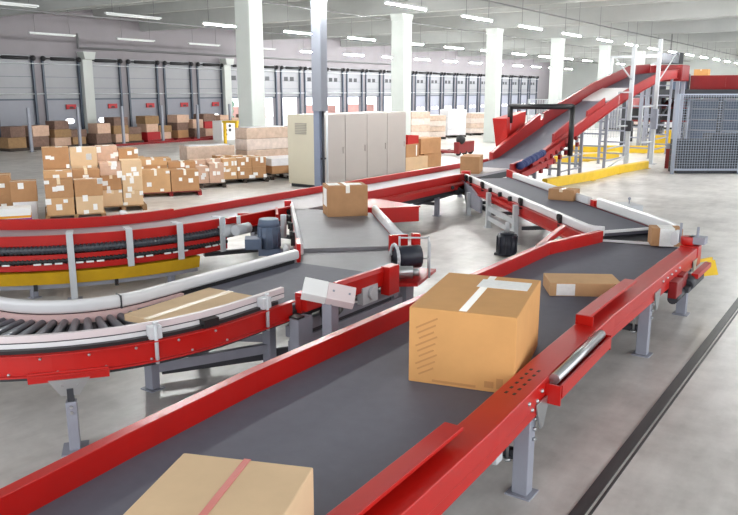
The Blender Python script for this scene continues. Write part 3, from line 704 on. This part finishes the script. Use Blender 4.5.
(x, y), a = opt(-4.79, -8); mb = MB(); mb.box((x, y, .88), (.08, .16, .08), a); P('cable_clip', mb, BLACK, t)
# support arm + telescopic foot at the left
(x, y), a = opt(-4.80, -38)
mb = MB(); mb.box((x, y, .645), (.12, .62, .085), a); P('foot_beam', mb, RED, t, bevel=.004)
x += .06*math.cos(a); y += .06*math.sin(a)
mb = MB(); ca_, sa_ = math.cos(a), math.sin(a)
def ta(u, w, z): return (x+u*ca_-w*sa_, y+u*sa_+w*ca_, z)
mb.hull([ta(.012, -.16, .62), ta(.012, .16, .62), ta(.012, .07, .48), ta(.012, -.07, .48)], [ta(0, -.16, .62), ta(0, .16, .62), ta(0, .07, .48), ta(0, -.07, .48)])
P('bracket_plate', mb, ZINC, t)
mb = MB(); mb.box((x, y, .44), (.05, .05, .2), a); P('inner_tube', mb, DARK, t)
mb = MB(); mb.box((x, y, .22), (.085, .085, .42), a); f = P('leg', mb, STEEL, t, bevel=.006)
mb = MB(); mb.box((x, y, .006), (.24, .2, .012), a); P('foot_plate', mb, STEEL, f)
for z in (.39, .34): P('bolt', MB().cyl(ta(.04, 0, z), ta(.055, 0, z), .014, 8), ZINC, t)
for w_ in (-.06, .06): P('bolt', MB().cyl(ta(.01, w_, .56), ta(.026, w_, .56), .014, 8), ZINC, t)
# legs below straight
for (x, y, h) in ((-5.75, 4.5, .6), (-5.9, 5.3, .6), (-5.2, 5.62, .62), (-5.0, 6.5, .62), (-5.5, 6.6, .6), (-4.85, 7.5, .6), (-5.3, 8.2, .6)):
    leg_part(t, x, y, h, .11, STEEL)
mb = MB(); mb.beam((-5.75, 4.5, .22), (-5.2, 5.6, .22), .06, .1); mb.beam((-5.9, 5.3, .3), (-5.2, 5.7, .3), .05, .08); P('cross_brace', mb, STEEL, t)
mb = MB(); mb.beam((-5.85, 4.7, .12), (-5.1, 5.9, .12), .05, .1); P('lower_brace', mb, DARK, t)
for z, x in ((.50, -4.83), (.34, -4.80)):
    mb = MB(); mb.beam((x, 5.5, z), (x, 7.6, z), .06, .12); P('side_beam', mb, STEEL, t)
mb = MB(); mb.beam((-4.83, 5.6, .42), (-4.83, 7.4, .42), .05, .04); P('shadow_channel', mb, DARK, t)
# near red rails by the straight
mb = MB(); mb.sweep([(-4.76, 5.6, 0), (-4.74, 6.15, 0)], rect(-.03, .03, .68, .86)); P('red_guide', mb, RED, t, bevel=.004)
mb = MB(); mb.box((-4.74, 5.72, .80), (.16, .22, .18)); P('red_block', mb, RED, t, bevel=.006)
mb = MB(); mb.sweep([(-4.76, 6.2, 0), (-4.74, 7.25, 0)], [(-.02, .66), (.03, .66), (.05, .84), (.03, .88), (-.02, .88)]); P('red_guide', mb, RED, t, bevel=.004)
mb = MB(); mb.box((-4.68, 7.18, .72), (.12, .22, .34)); P('red_block', mb, RED, t, bevel=.006)
mb = MB(); mb.bx(-4.78, -4.70, 6.65, 6.95, .52, .72); mb.cyl((-4.70, 6.82, .63), (-4.66, 6.82, .63), .07); P('bearing_plate', mb, LSTEEL, t)
P('cable_clip', MB().bx(-4.74, -4.62, 5.42, 5.52, .28, .70), BLACK, t)
mb = MB(); mb.ball((-4.66, 5.95, .62), .09); mb.cyl((-4.66, 5.95, .35), (-4.66, 5.95, .6), .03); mb.cyl((-4.6, 5.95, .6), (-4.66, 6.15, .62), .05); P('cable_gland', mb, BLACK, t)
mb = MB(); mb.bx(-4.72, -4.60, 5.40, 5.62, .30, .68); P('hanger_plate', mb, STEEL, t)
mb = MB(); mb.bx(-4.80, -4.66, 6.05, 6.35, .60, .68); mb.tube([(-4.66, 6.0, .64), (-4.62, 6.2, .69), (-4.64, 6.45, .62)], .012, 6); P('cable_box', mb, WHITE, t)
# drive unit at the tail
mb = MB(); mb.prism([(-4.95, 7.3), (-4.55, 7.6), (-4.75, 8.4), (-5.25, 8.2)], .56, .60); dk = P('drive_deck', mb, RED, t)
mb = MB(); mb.cyl((-4.98, 7.5, .70), (-4.68, 7.70, .70), .08, 18); mb.cyl((-4.68, 7.70, .70), (-4.62, 7.74, .70), .05, 12); P('motor_can', mb, ZINC, dk)
mb = MB(); mb.cyl((-4.90, 7.55, .70), (-4.84, 7.59, .70), .086, 18); P('motor_band', mb, LSTEEL, dk)
mb = MB(); mb.sweep([(-5.12, 8.0, 0), (-4.92, 8.25, 0)], [(.15*math.cos(rad(k*24)), .78+.15*math.sin(rad(k*24))) for k in range(15)], True); P('drive_pulley', mb, MOTD, dk)
mb = MB(); mb.tube([(-5.13+.78*.17*math.cos(rad(q)), 7.98-.62*.17*math.cos(rad(q)), .78+.17*math.sin(rad(q))) for q in range(-60, 200, 20)], .022, 8); P('pulley_guard', mb, LSTEEL, dk)
mb = MB()
p4 = [(-5.2, 8.2), (-4.88, 8.42), (-4.62, 8.0)]
for q in p4: mb.cyl((q[0], q[1], .58), (q[0], q[1], 1.02), .014, 8)
for z in (.72, 1.0): mb.tube([(p4[0][0], p4[0][1], z), (p4[1][0], p4[1][1], z), (p4[2][0], p4[2][1], z)], .012, 8)
P('guard_frame', mb, LSTEEL, dk)
mb = MB(); mb.box((-5.36, 8.42, .88), (.26, .05, .22), rad(48)); mb.box((-5.08, 8.42, .93), (.1, .1, .22), rad(48)); P('red_end_plate', mb, RED, t)
leg_part(t, -4.88, 7.8, .56, .2, STEEL)

# white sensor box beside
t = T('sensor_box', 'white tilted sensor box on a grey post beside the middle belt', 'sensor', (-4.42, 5.75, 0))
Mx = Matrix.Rotation(rad(38), 4, 'Z') @ Matrix.Rotation(rad(13), 4, 'Y') @ Matrix.Rotation(rad(38), 4, 'X')
ax = Mx @ Vector((1, 0, 0)); c0 = Vector((-4.38, 5.58, .96))
P('housing', MB().box(c0-ax*.12, (.24, .2, .12), M=Mx), WHITE, t, bevel=.008)
P('cover', MB().box(c0+ax*.14, (.28, .2, .11), M=Mx), mat('shaded_pinkish_half', (226, 212, 214), .4), t, bevel=.008)  # half of the box toned darker, standing in for its less lit face
for k in (-.08, .08): P('screw', MB().box(c0+ax*(.14+k)+Mx @ Vector((0, 0, .057)), (.02, .02, .01), M=Mx), STEEL, t)
mb = MB(); mb.bx(-4.43, -4.31, 5.56, 5.68, .012, .9); P('post', mb, STEEL, t, bevel=.006)
mb = MB(); mb.bx(-4.5, -4.24, 5.5, 5.74, 0, .012); P('base_plate', mb, STEEL, t)

# ---- back line, straight
t = T('belt_conveyor', 'long straight back belt conveyor with red rails before the cabinets', 'conveyor', (-9.2, 14, 0))
mb = MB(); mb.bx(-9.80, -8.62, 8.35, 19.2, .74, .80); P('belt', mb, BELTL, t)
mb = MB(); mb.bx(-9.78, -8.64, 8.4, 19.2, .58, .74); P('belt_bed', mb, DARK, t)
mb = MB(); mb.sweep([(-9.84, 8.35, 0), (-9.84, 20.4, 0)], chan(.03, -1, .55, .93, .07)); P('side_rail', mb, RED, t, bevel=.004)
for y0, y1 in ((8.35, 9.95), (12.1, 16.55)):
    mb = MB(); mb.sweep([(-8.57, y0, 0), (-8.57, y1, 0)], chan(-.03, 1, .70, .92, .06)); P('side_rail', mb, RED, t, bevel=.004)
mb = MB(); mb.sweep([(-8.50, 12.0, 0), (-8.50, 16.5, 0)], [(-.02, .56), (.06, .58), (.06, .70), (.0, .74), (-.02, .74)]); P('lower_rail', mb, RED, t)
mb = MB(); mb.cyl((-8.6, 16.62, .70), (-8.6, 16.62, .96), .12, 14); P('end_roller', mb, RED, t)
for y in (10.2, 12.6, 15.3, 18.5):
    for x in (-9.75, -8.66): leg_part(t, x, y, .58, .1)
    mb = MB(); mb.bx(-9.75, -8.66, y-.03, y+.03, .25, .32); P('cross_brace', mb, DARK, t)
mb = MB(); mb.beam((-8.6, 12.8, .50), (-8.6, 16.3, .50), .05, .08); mb.beam((-8.75, 12.8, .32), (-8.75, 16.3, .42), .05, .06); P('side_beam', mb, DARK, t)
mb = MB(); mb.box((-8.5, 16.1, .55), (.12, .3, .22)); mb.cyl((-8.45, 15.9, .6), (-8.45, 16.3, .45), .05); mb.ball((-8.42, 15.6, .66), .05); P('drive_gear', mb, DARK, t)

# ---- back line curve at the left
C2 = (-12.5, 8.4)
t = T('curve_conveyor', 'curved back conveyor at the left with red bands and black ribbed drive', 'conveyor', (-9.6, 7, 0))
def bpath(r, a1=-72, n=24, z=0.): return arc(C2[0], C2[1], r, -1, a1, n, z)
mb = MB(); mb.sweep(bpath(3.28), rect(-.6, .6, .74, .80)); P('belt', mb, BELTL, t)
mb = MB(); mb.sweep(bpath(3.28), rect(-.57, .57, .6, .74)); P('belt_bed', mb, DARK, t)
mb = MB(); mb.sweep(bpath(2.66), chan(-.03, 1, .5, .96, .07)); P('side_rail', mb, RED, t, bevel=.004)
for z0, z1 in ((.80, .92), (.585, .655), (.43, .52)):
    mb = MB(); mb.sweep(bpath(3.92), [(-.03, z0), (.02, z0), (.02, z1), (-.03, z1)] if z0 < .8 else chan(.02, 1, z0-.03, z1, .05)); P('red_band', mb, RED, t, bevel=.003)
mb = MB(); mb.sweep(bpath(3.86), rect(-.02, .02, .43, .8)); P('web', mb, BLACK, t)
for zc, rr_, nn in ((.72, .05, 84), (.555, .035, 84)):
    mb = MB()
    for k in range(nn):
        a = rad(-1-71*k/nn); a2 = rad(-1-71*(k+1.3)/nn)
        mb.cyl((C2[0]+3.93*math.cos(a), C2[1]+3.93*math.sin(a), zc-rr_*.5), (C2[0]+3.93*math.cos(a2), C2[1]+3.93*math.sin(a2), zc+rr_*.6), rr_, 8)
    P('ribbed_drive', mb, BLACK if zc < .6 else mat('ribbed_dark', (62, 66, 74), .3), t)
mb = MB()
for k in range(0, 66, 2):
    if k % 9 > 5: continue
    a = rad(-3-k); mb.box((C2[0]+3.98*math.cos(a), C2[1]+3.98*math.sin(a), .53), (.02, .1, .022), a)
P('white_marks', mb, WHITE, t)
for ang in (-3, -14, -25, -36.5, -53):
    a = rad(ang); ci, si = math.cos(a), math.sin(a); r = 4.0
    lo = 0. if ang == -36.5 else .40
    w = .09
    mb = MB(); mb.box((C2[0]+r*ci, C2[1]+r*si, (lo+.95)/2+.006), (.03, w, .95-lo-.012), a); mb.box((C2[0]+(r-.1)*ci, C2[1]+(r-.1)*si, .955), (.24, w, .02), a)
    o = P('leg' if lo == 0 else 'side_strap', mb, LSTEEL, t)
    if lo == 0:
        mb = MB(); mb.box((C2[0]+r*ci, C2[1]+r*si, .006), (.2, .2, .012), a); P('foot_plate', mb, STEEL, o)
for ang in (-15, -45, -68):
    a = rad(ang)
    for r in (2.75, 3.75): leg_part(t, C2[0]+r*math.cos(a), C2[1]+r*math.sin(a), .6, .09, STEEL)
mb = MB(); mb.sweep([(C2[0]+3.72*math.cos(rad(a)), C2[1]+3.72*math.sin(rad(a)), 0) for a in range(-9, -73, -3)], [(-.25, .40), (.12, .42), (.16, .27), (-.2, .22)]); P('drip_tray', mb, YELD, t)
mb = MB(); mb.sweep([(C2[0]+3.84*math.cos(rad(a)), C2[1]+3.84*math.sin(rad(a)), 0) for a in range(-9, -73, -3)], rect(-.03, .03, .15, .23)); P('lower_beam', mb, STEEL, t)
mb = MB()
for ang in (-44, -28, -58): 
    a = rad(ang); mb.box((C2[0]+3.9*math.cos(a), C2[1]+3.9*math.sin(a), .26), (.04, .05, .26), a)
P('tray_bracket', mb, BLACK, t)
mb = MB(); mb.cyl((C2[0]+3.95*math.cos(rad(1)), C2[1]+3.95*math.sin(rad(1)), .72), (C2[0]+3.95*math.cos(rad(-3)), C2[1]+3.95*math.sin(rad(-3)), .72), .10, 14); mb.ball((C2[0]+3.95*math.cos(rad(1)), C2[1]+3.95*math.sin(rad(1)), .72), .1); P('end_cap', mb, LSTEEL, t)
mb = MB(); mb.box((C2[0]+3.5, 8.0, .5), (.3, .9, .14), rad(-4)); mb.box((C2[0]+3.75, 8.6, .3), (.1, .9, .06), rad(-30)); P('drive_box', mb, DARK, t)
mb = MB(); mb.cyl((C2[0]+2.62*math.cos(rad(-20)), C2[1]+2.62*math.sin(rad(-20)), .96), (C2[0]+2.62*math.cos(rad(-20)), C2[1]+2.62*math.sin(rad(-20)), 1.02), .05, 10); P('cap_bolt', mb, WHITE, t)

# ---- incline at the back
t = T('incline_conveyor', 'red sided incline conveyor climbing to the raised line at the back', 'conveyor', (-9.2, 25, 0))
IP = [(-9.21, 19.2, .77), (-9.21, 21.0, .9), (-9.21, 24.6, 1.75), (-9.21, 29.5, 2.78), (-9.21, 34.5, 3.58), (-9.21, 37.55, 3.72)]
mb = MB(); mb.sweep(IP, rect(-.58, .58, -.05, .02)); P('belt', mb, BELT, t)
mb = MB(); mb.sweep(IP, rect(-.56, .56, -.16, -.05)); P('belt_bed', mb, DARK, t)
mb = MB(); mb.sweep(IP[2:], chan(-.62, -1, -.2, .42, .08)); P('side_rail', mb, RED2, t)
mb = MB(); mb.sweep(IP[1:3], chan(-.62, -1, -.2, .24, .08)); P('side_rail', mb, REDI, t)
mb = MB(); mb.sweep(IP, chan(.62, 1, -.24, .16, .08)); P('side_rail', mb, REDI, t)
mb = MB(); mb.sweep([(-8.5, 20.5, .72), (-8.5, 23.5, 1.35)], rect(-.05, .05, -.1, .16)); mb.sweep([(-8.42, 19.6, .55), (-8.42, 22.0, .8)], rect(-.04, .04, -.05, .12)); P('lower_rail', mb, REDI, t)
PS('side_shield', [MB().sweep([(-8.62, 22.4, 1.35), (-8.62, 24.1, 1.8)], rect(-.03, .03, -.1, .25)), MB().sweep([(-8.62, 25.4, 1.95), (-8.62, 27.2, 2.38)], rect(-.03, .03, -.1, .28))], REDI, t)
mb = MB(); mb.hull([(-9.9, 20.6, 1.1), (-9.78, 20.6, 1.1), (-9.78, 24.2, 2.15), (-9.9, 24.2, 2.15)], [(-9.9, 20.6, .7), (-9.78, 20.6, .7), (-9.78, 24.2, 1.55), (-9.9, 24.2, 1.55)]); P('side_shield', mb, REDI, t)
mb = MB(); mb.sweep([(-9.21, 28.2, 2.545), (-9.21, 29.5, 2.82), (-9.21, 30.5, 2.99)], rect(-.57, .57, -.02, .03)); P('belt_reflection', mb, GUARD, t)  # pale sheet laid on as the bright reflection on the belt
for k in range(9): P('roller_end', MB().ball((-8.44, 20.6+k*.42, .72+k*.085), .07), RED2, t)
for k in range(7): P('bearing_block', MB().box((-8.4, 21+k*.5, .6+k*.1), (.08, .14, .14)), RED2, t)
for y, z in ((21.2, .7), (23.2, 1.2), (25.2, 1.7), (27.8, 2.2), (30.5, 2.75), (34, 3.3), (37, 3.5)):
    for x in (-9.75, -8.67): leg_part(t, x, y, z, .1, STEEL)
    for zz in [q*.45 for q in range(1, int(z/.45)+1)]: P('cross_brace', MB().bx(-9.75, -8.67, y-.03, y+.03, zz-.03, zz+.03), STEEL, t)
for y in (23.2, 27.8, 34):
    y2 = {23.2: 25.2, 27.8: 30.5, 34: 37}[y]
    for zz in (.35, .8):
        mb = MB(); mb.beam((-8.67, y, zz), (-8.67, y2, zz), .05, .05); P('side_brace', mb, STEEL, t)
t = T('chute_box', 'upright red sheet metal chute box beside the foot of the incline', 'chute', (-10.35, 22.6, 0))
mb = MB()
mb.hull([(-10.55, 22.1, 2.05), (-10.1, 22.2, 2.05), (-10.1, 23.7, 2.25), (-10.3, 23.7, 2.25)], [(-10.45, 22.3, .9), (-10.05, 22.3, .9), (-10.05, 23.5, 1.1), (-10.25, 23.5, 1.1)]); P('panel', mb, RED, t, bevel=.01)
for a, b, c in ((-10.4, 22.4, .91), (-10.12, 23.3, 1.08)):
    mb = MB(); mb.bx(a-.04, a+.04, b-.04, b+.04, 0, c); P('leg', mb, STEEL, t)
t = T('scan_arch', 'black scanner arch standing over the foot of the incline', 'scanner arch', (-9.2, 22.8, 0))
mb = MB(); mb.tube([(-10.12, 22.5, 1.9), (-10.12, 22.5, 2.42), (-8.3, 23.1, 2.42), (-8.3, 23.1, .9)], .085, 12); P('frame', mb, BLACK, t)
mb = MB(); mb.cyl((-8.3, 23.1, 0), (-8.3, 23.1, .9), .04, 10); mb.cyl((-10.12, 22.5, 0), (-10.12, 22.5, 1.9), .04, 10); P('post', mb, STEEL, t)
mb = MB()
for k in range(14): mb.ball((-8.5+R.uniform(-.02, .02), 19.7+k*.125, .85+k*.019), R.uniform(.125, .15), (.8, 1.3, .8))
M1('blue_bag', mb, BLUE, 'lumpy blue bag lying on the front rail at the foot of the incline', 'bag')

# white posts and hoops by the incline
for k, (x, y, h, lb) in enumerate([(-8.35, 29.5, 4.6, 'nearer white post standing before the incline'), (-7.95, 31.6, 4.9, 'farther white post standing before the incline')]):
    t = T('white_post', lb, 'post', (x, y, 0), 0, 'white posts')
    mb = MB(); mb.bx(x-.07, x+.07, y-.07, y+.07, .012, h); P('upright', mb, LSTEEL, t)
    mb = MB(); mb.bx(x-.2, x+.2, y-.2, y+.2, 0, .012); P('base_plate', mb, STEEL, t)
    mb = MB()
    if k == 0:
        mb.tube([(x, y, 2.85), (x-.25, y-.7, 2.85), (x-.25, y-.7, 1.6), (x, y, 1.6)], .03, 8)
        P('brace', MB().tube([(x, y, 3.3), (x-.2, y-1.4, 4.0)], .03, 8), LSTEEL, t); P('brace', MB().tube([(x, y, .5), (x-.3, y-1.2, .1)], .03, 8), LSTEEL, t)
    else:
        mb.tube([(x, y, 2.3), (x-.25, y-.9, 2.3), (x-.25, y-.9, .9), (x, y, .9)], .03, 8); P('brace', MB().tube([(x, y, 3.2), (x+.1, y+2.2, 4.4)], .025, 8), LSTEEL, t)
    P('hoop', mb, LSTEEL, t)
    mb = MB(); mb.bx(x-.1, x+.12, y-.1, y+.1, 1.4, 1.8 if k == 0 else 2.2); P('switch_box', mb, STEEL if k else DARK, t)
# yellow floor barriers
for lb, pts, h in (('long yellow floor barrier below the incline', [(-8.5, 21.6), (-8.05, 24.5), (-7.95, 27.0), (-7.6, 29.6)], .3),
                   ('far yellow barrier under the raised platform', [(-12.6, 35.5), (-9.6, 37.0), (-8.1, 38.6)], .35),
                   ('middle yellow barrier behind the white posts', [(-11.2, 29.5), (-10.5, 31.2), (-9.9, 33.6)], .3)):
    t = T('floor_barrier', lb, 'barrier', (*pts[0], 0))
    mb = MB(); mb.sweep([(x, y, 0) for x, y in pts], [(-.09, .012), (.09, .012), (.09, h-.03), (.06, h), (-.06, h), (-.09, h-.03)]); P('rail', mb, YEL, t)
    mb = MB()
    for x, y in pts: mb.bx(x-.14, x+.14, y-.14, y+.14, 0, .012)
    P('base_plate', mb, YELD, t)
t = T('yellow_guard', 'upright yellow guard block under the raised platform', 'barrier', (-9.7, 40.2, 0))
mb = MB(); mb.bx(-10.1, -9.3, 40.0, 40.4, .0, .75); mb.bx(-9.5, -9.2, 39.9, 40.6, .0, .95); P('panel', mb, YEL, t, bevel=.02)

# raised platform with machinery
t = T('raised_platform', 'dark steel raised platform behind the wire cage', 'platform', (-4, 44, 0))
mb = MB(); mb.bx(-12.3, 4, 41.5, 58, 2.55, 2.98); P('deck', mb, DARK, t)
for x in (-12.1, -10.9, -10.3, -7.3, -5.5, -3, 0):
    for y in (41.7, 50): P('leg', MB().bx(x-.1, x+.1, y-.1, y+.1, 0, 2.55), DARK, t)
PS('brace', [MB().bx(-12.1, 4, 46, 46.1, 2.2, 2.4), MB().beam((-10.8, 41.7, .6), (-9.6, 41.7, 2.5), .08, .08), MB().bx(-12.1, -10, 41.7, 41.8, 1.0, 1.1)], DARK, t)
for x0, x1, y, z0, z1, m, lb, nm in [(-9.15, -3.0, 43.5, 2.98, 3.7, RED2, 'long dark red machine housing above the wire cage', 'machine_housing'),
                                     (-10.1, -9.3, 43.2, 2.98, 3.8, NAVY, 'blue grey cabinet beside the long dark red housing', 'machine_cabinet'),
                                     (-12.0, -10.5, 43.2, 2.98, 3.4, DARK, 'dark machine cabinet at the left end of the raised platform', 'machine_cabinet')]:
    tt = T(nm, lb, 'machine', ((x0+x1)/2, y, z0))
    mb = MB(); mb.bx(x0, x1, y-.5, y+.5, z0, z1); P('body', mb, m, tt, bevel=.03)
    for q in range(3): P('door', MB().bx(x0+.1+q*(x1-x0)/3, x0+(q+.85)*(x1-x0)/3, y-.53, y-.5, z0+.1, z1-.1), m, tt)
tt = T('machine_housing', 'dark red machine housing at the head of the incline', 'machine', (-9.5, 38.3, 0))
mb = MB(); mb.bx(-10.4, -8.4, 37.7, 39.2, 3.35, 4.1); P('body', mb, RED2, tt, bevel=.04)
for a, b in ((-10.2, 37.9), (-8.6, 37.9), (-10.2, 39), (-8.6, 39)): P('leg', MB().bx(a-.08, a+.08, b-.08, b+.08, 0, 3.35), STEEL, tt)
carton(-8.7, 43.5, 3.7, 0, .7, .6, .32, CARDO, 'orange carton on the long dark red housing')
for k, (x, y) in enumerate([(-12.0, 45.2), (-10.1, 45.6), (-8.2, 45.2)]):
    tt = T('chute', ['left dark red chute under the raised platform', 'middle dark red chute under the raised platform', 'right dark red chute under the raised platform'][k], 'chute', (x, y, 0), 0, 'chutes under the platform')
    mb = MB(); mb.hull([(x-.85, y-1.2, 2.0), (x+.85, y-1.2, 2.0), (x+.85, y+1, 2.5), (x-.85, y+1, 2.5)], [(x-.85, y-1.2, 1.2), (x+.85, y-1.2, 1.2), (x+.85, y+1, 1.8), (x-.85, y+1, 1.8)]); P('trough', mb, RED2, tt)
    mb = MB(); mb.hull([(x-.75, y-1.23, 1.95), (x+.75, y-1.23, 1.95), (x+.75, y-1.2, 1.95), (x-.75, y-1.2, 1.95)], [(x-.75, y-1.23, 1.3), (x+.75, y-1.23, 1.3), (x+.75, y-1.2, 1.3), (x-.75, y-1.2, 1.3)]); P('curtain', mb, BLACK, tt)
    for a in (-.6, .6): P('leg', MB().bx(x+a-.06, x+a+.06, y-.06, y+.06, 0, 1.52), DARK, tt)

t = T('storage_rack', 'blue grey storage rack under the raised platform behind the cage', 'rack', (-3, 42.7, 0))
P('back_panel', MB().bx(-9.0, 3.5, 43.1, 43.14, .1, 2.4), NAVY, t)
PS('upright', [MB().bx(x, x+.08, 42.3, 43.1, 0, 2.5) for x in [-9.0+1.55*k for k in range(9)]], STEEL, t)
PS('shelf', [MB().bx(-9.0, 3.5, 42.35, 43.1, z, z+.05) for z in (.3, .85, 1.4, 1.95, 2.42)], STEEL, t)

# wire cage with crates
CA = Vector((-6.31, 28.1, 0)); cd = Vector((.82, .57, 0)).normalized()
t = T('wire_cage', 'grey wire mesh cage panel around dark crates at the right edge', 'cage', (CA.x, CA.y, 0))
def cp(u, v, z): 
    n = Vector((-cd.y, cd.x, 0)); p = CA+cd*u+n*v; return (p.x, p.y, z)
PS('upright', [MB().beam(cp(u, 0, .0), cp(u, 0, 2.8), .12, .12) for u in (0, 2.4, 4.8)], WIRE, t)
PS('frame_bar', [MB().beam(cp(0, 0, z), cp(4.8, 0, z), .05, .05) for z in (.15, 2.78)], WIRE, t)
mb = MB(); u = .06
while u < 4.8: mb.box(cp(u, 0, 1.46), (.011, .011, 2.6)); u += .09
z = .2
while z < 2.75: mb.beam(cp(0, .012, z), cp(4.8, .012, z), .012, .012); z += .09
P('wire_mesh', mb, WIRE, t)
ang = math.atan2(cd.y, cd.x)
for i in range(3):
    for k in range(7):
        if i == 0 and k > 5: continue
        t2 = T('crate', '%s dark plastic crate of the %s stack inside the wire cage' % (['bottom', 'second', 'third', 'fourth', 'fifth', 'sixth', 'seventh'][k], ['left', 'middle', 'right'][i]), 'crate', cp(.80+i*1.15, .6, k*.2), ang, 'crates in the wire cage')
        mb = MB(); mb.box((0, 0, .09), (1.1, .8, .18)); mb.box((0, 0, .19), (1.0, .72, .02)); P('shell', mb, CRATE, t2, local=True)
        mb = MB(); mb.box((0, -.41, .165), (1.14, .03, .03)); P('rim', mb, DARK, t2, local=True)
t = T('red_post', 'short dark red post beside the wire cage', 'post', (-6.95, 30.1, 0))
mb = MB(); mb.bx(-7.03, -6.87, 30.0, 30.2, .0, .75); P('body', mb, RED2, t)
mb = MB(); mb.bx(-7.03, -6.87, 30.0, 30.2, .75, .95); P('cap', mb, STEEL, t)

# pale mesh fence and racks far behind the incline
t = T('mesh_fence', 'pale wire fence across the hall behind the incline', 'fence', (-16, 46, 0))
PS('upright', [MB().bx(-19.5+k*1.2, -19.4+k*1.2, 45.95, 46.05, 0, 2.4) for k in range(9)], LSTEEL, t)
mb = MB()
for z in (.6, 1.2, 1.8, 2.38): mb.bx(-19.5, -9.8, 45.98, 46.02, z-.02, z+.02)
for k in range(60): mb.bx(-19.5+k*.16, -19.48+k*.16, 45.99, 46.01, .1, 2.38)
P('wire_mesh', mb, LSTEEL, t)
for k in range(5):
    x = -17.5-k*.1; y = 58+k*4
    wrapped(x+3.5*(k % 2), y, 0, 1.2, 1.4, 1.6, ['dark wrapped load', 'pale wrapped load', 'grey wrapped load', 'brown wrapped load', 'white wrapped load'][k]+' far behind the pale wire fence', [DLOW, WRAPW, WRAP, CARD[1], WRAPW][k], .14, 3, 'loads behind the wire fence')
t = T('gantry', 'pale steel gantry with a diagonal arm behind the incline', 'gantry', (-14.6, 52, 0))
PS('upright', [MB().bx(x-.1, x+.1, 51.9, 52.1, 0, 5.2) for x in (-16.2, -13.0)], LSTEEL, t)
mb = MB(); mb.beam((-16.2, 52, 3.2), (-12.2, 52, 5.2), .15, .15); mb.bx(-16.2, -13, 51.9, 52.1, 5.05, 5.2); P('arm', mb, LSTEEL, t)
t = T('unit_heater', 'dark blower unit hung from the ceiling behind the fourth column', 'heater', (-12.4, 52, 4.6))
mb = MB(); mb.bx(-13.1, -11.7, 51.5, 52.5, 4.6, 5.3); P('body', mb, DARK, t, bevel=.03)
mb = MB(); mb.cyl((-12.4, 52, 5.3), (-12.4, 52, 7.35), .03); P('hanger', mb, PIPE, t)

# ------------------------------------------------------------------ parcels in transit
big_ = carton(-2.60, 5.32, ZB, rad(14), .82, 1.18, .60, CARDO, 'large tan carton with white tape and label on the main belt', None, TAPEW, [('t', .18, .26, .42, .26)], tdir='y', tw=.06, drop=False)
mb = MB()
for k in range(9):
    mb.box((-.27, -.5915, .10+k*.048), (.13+.03*(k % 3), .003, .012), M=Matrix.Rotation(rad(-28), 4, 'Y'))
mb.box((.22, -.5915, .06), (.07, .003, .05)); mb.box((.30, -.5915, .075), (.05, .003, .08)); mb.box((-.05, -.5915, .03), (.34, .003, .018))
P('printed_pattern', mb, PRINT, big_, local=True)
carton(-2.19, 1.98, ZB, rad(22), .66, .8, .48, CARD[2], 'pale tan carton with pink tape cut off at the bottom of the picture', None, TAPER, (), tdir='y', tw=.035)
carton(-2.66, 8.02, ZB, rad(31), .78, .46, .15, CARD[0], 'flat tan carton with a white label lying behind the large carton', None, None, [('f', -.28, 0, .2, .13)])
carton(-2.53, 11.18, .72, rad(24), .42, .3, .26, CARD[1], 'small brown parcel with a wide white label at the merge', None, None, [('f', 0, 0, .2, .258), ('t', 0, 0, .2, .298)])
carton(-5.25, 14.4, .78, rad(0), .52, .36, .22, CARD[1], 'small brown carton on the right diverter belt', None, TAPE)
carton(-9.05, 17.8, .80, rad(-70), .82, .5, .44, CARD[1], 'brown carton at the entry of the right diverter', None, None)
carton(-7.68, 10.33, .80, rad(48), .70, .5, .53, CARD[1], 'brown carton with white labels at the top of the pale diverter', None, TAPEW, [('l', 0, .1, .3, .3), ('t', -.3, 0, .2, .3), ('t', .2, -.1, .25, .2)])
carton(-5.52, 4.85, .76, rad(3), .62, 1.15, .07, CARD[2], 'flat pale carton leaving the dark belt for the rollers', None, TAPE)

# ------------------------------------------------------------------ world, camera, view
w = bpy.data.worlds.new('sky'); SC.world = w; w.use_nodes = True
w.node_tree.nodes['Background'].inputs[0].default_value = (.95, .97, 1.0, 1)
w.node_tree.nodes['Background'].inputs[1].default_value = 1.6
cam = bpy.data.cameras.new('camera'); co = bpy.data.objects.new('camera', cam); COL.objects.link(co)
F = 745.
cam.sensor_width = 36; cam.lens = 36*F/738; cam.clip_end = 300
co.location = (0, 0, 2.9); co.rotation_euler = (rad(90-12.598), 0, rad(34.7715))
SC.camera = co
vs = SC.view_settings; vs.view_transform = 'Standard'; vs.look = 'None'; vs.gamma = 1; vs.exposure = 0.85; vs.use_curve_mapping = False
SC.cycles.max_bounces = 8; SC.cycles.diffuse_bounces = 5; SC.cycles.glossy_bounces = 3; SC.cycles.use_denoising = True
SC.cycles.sample_clamp_indirect = 6
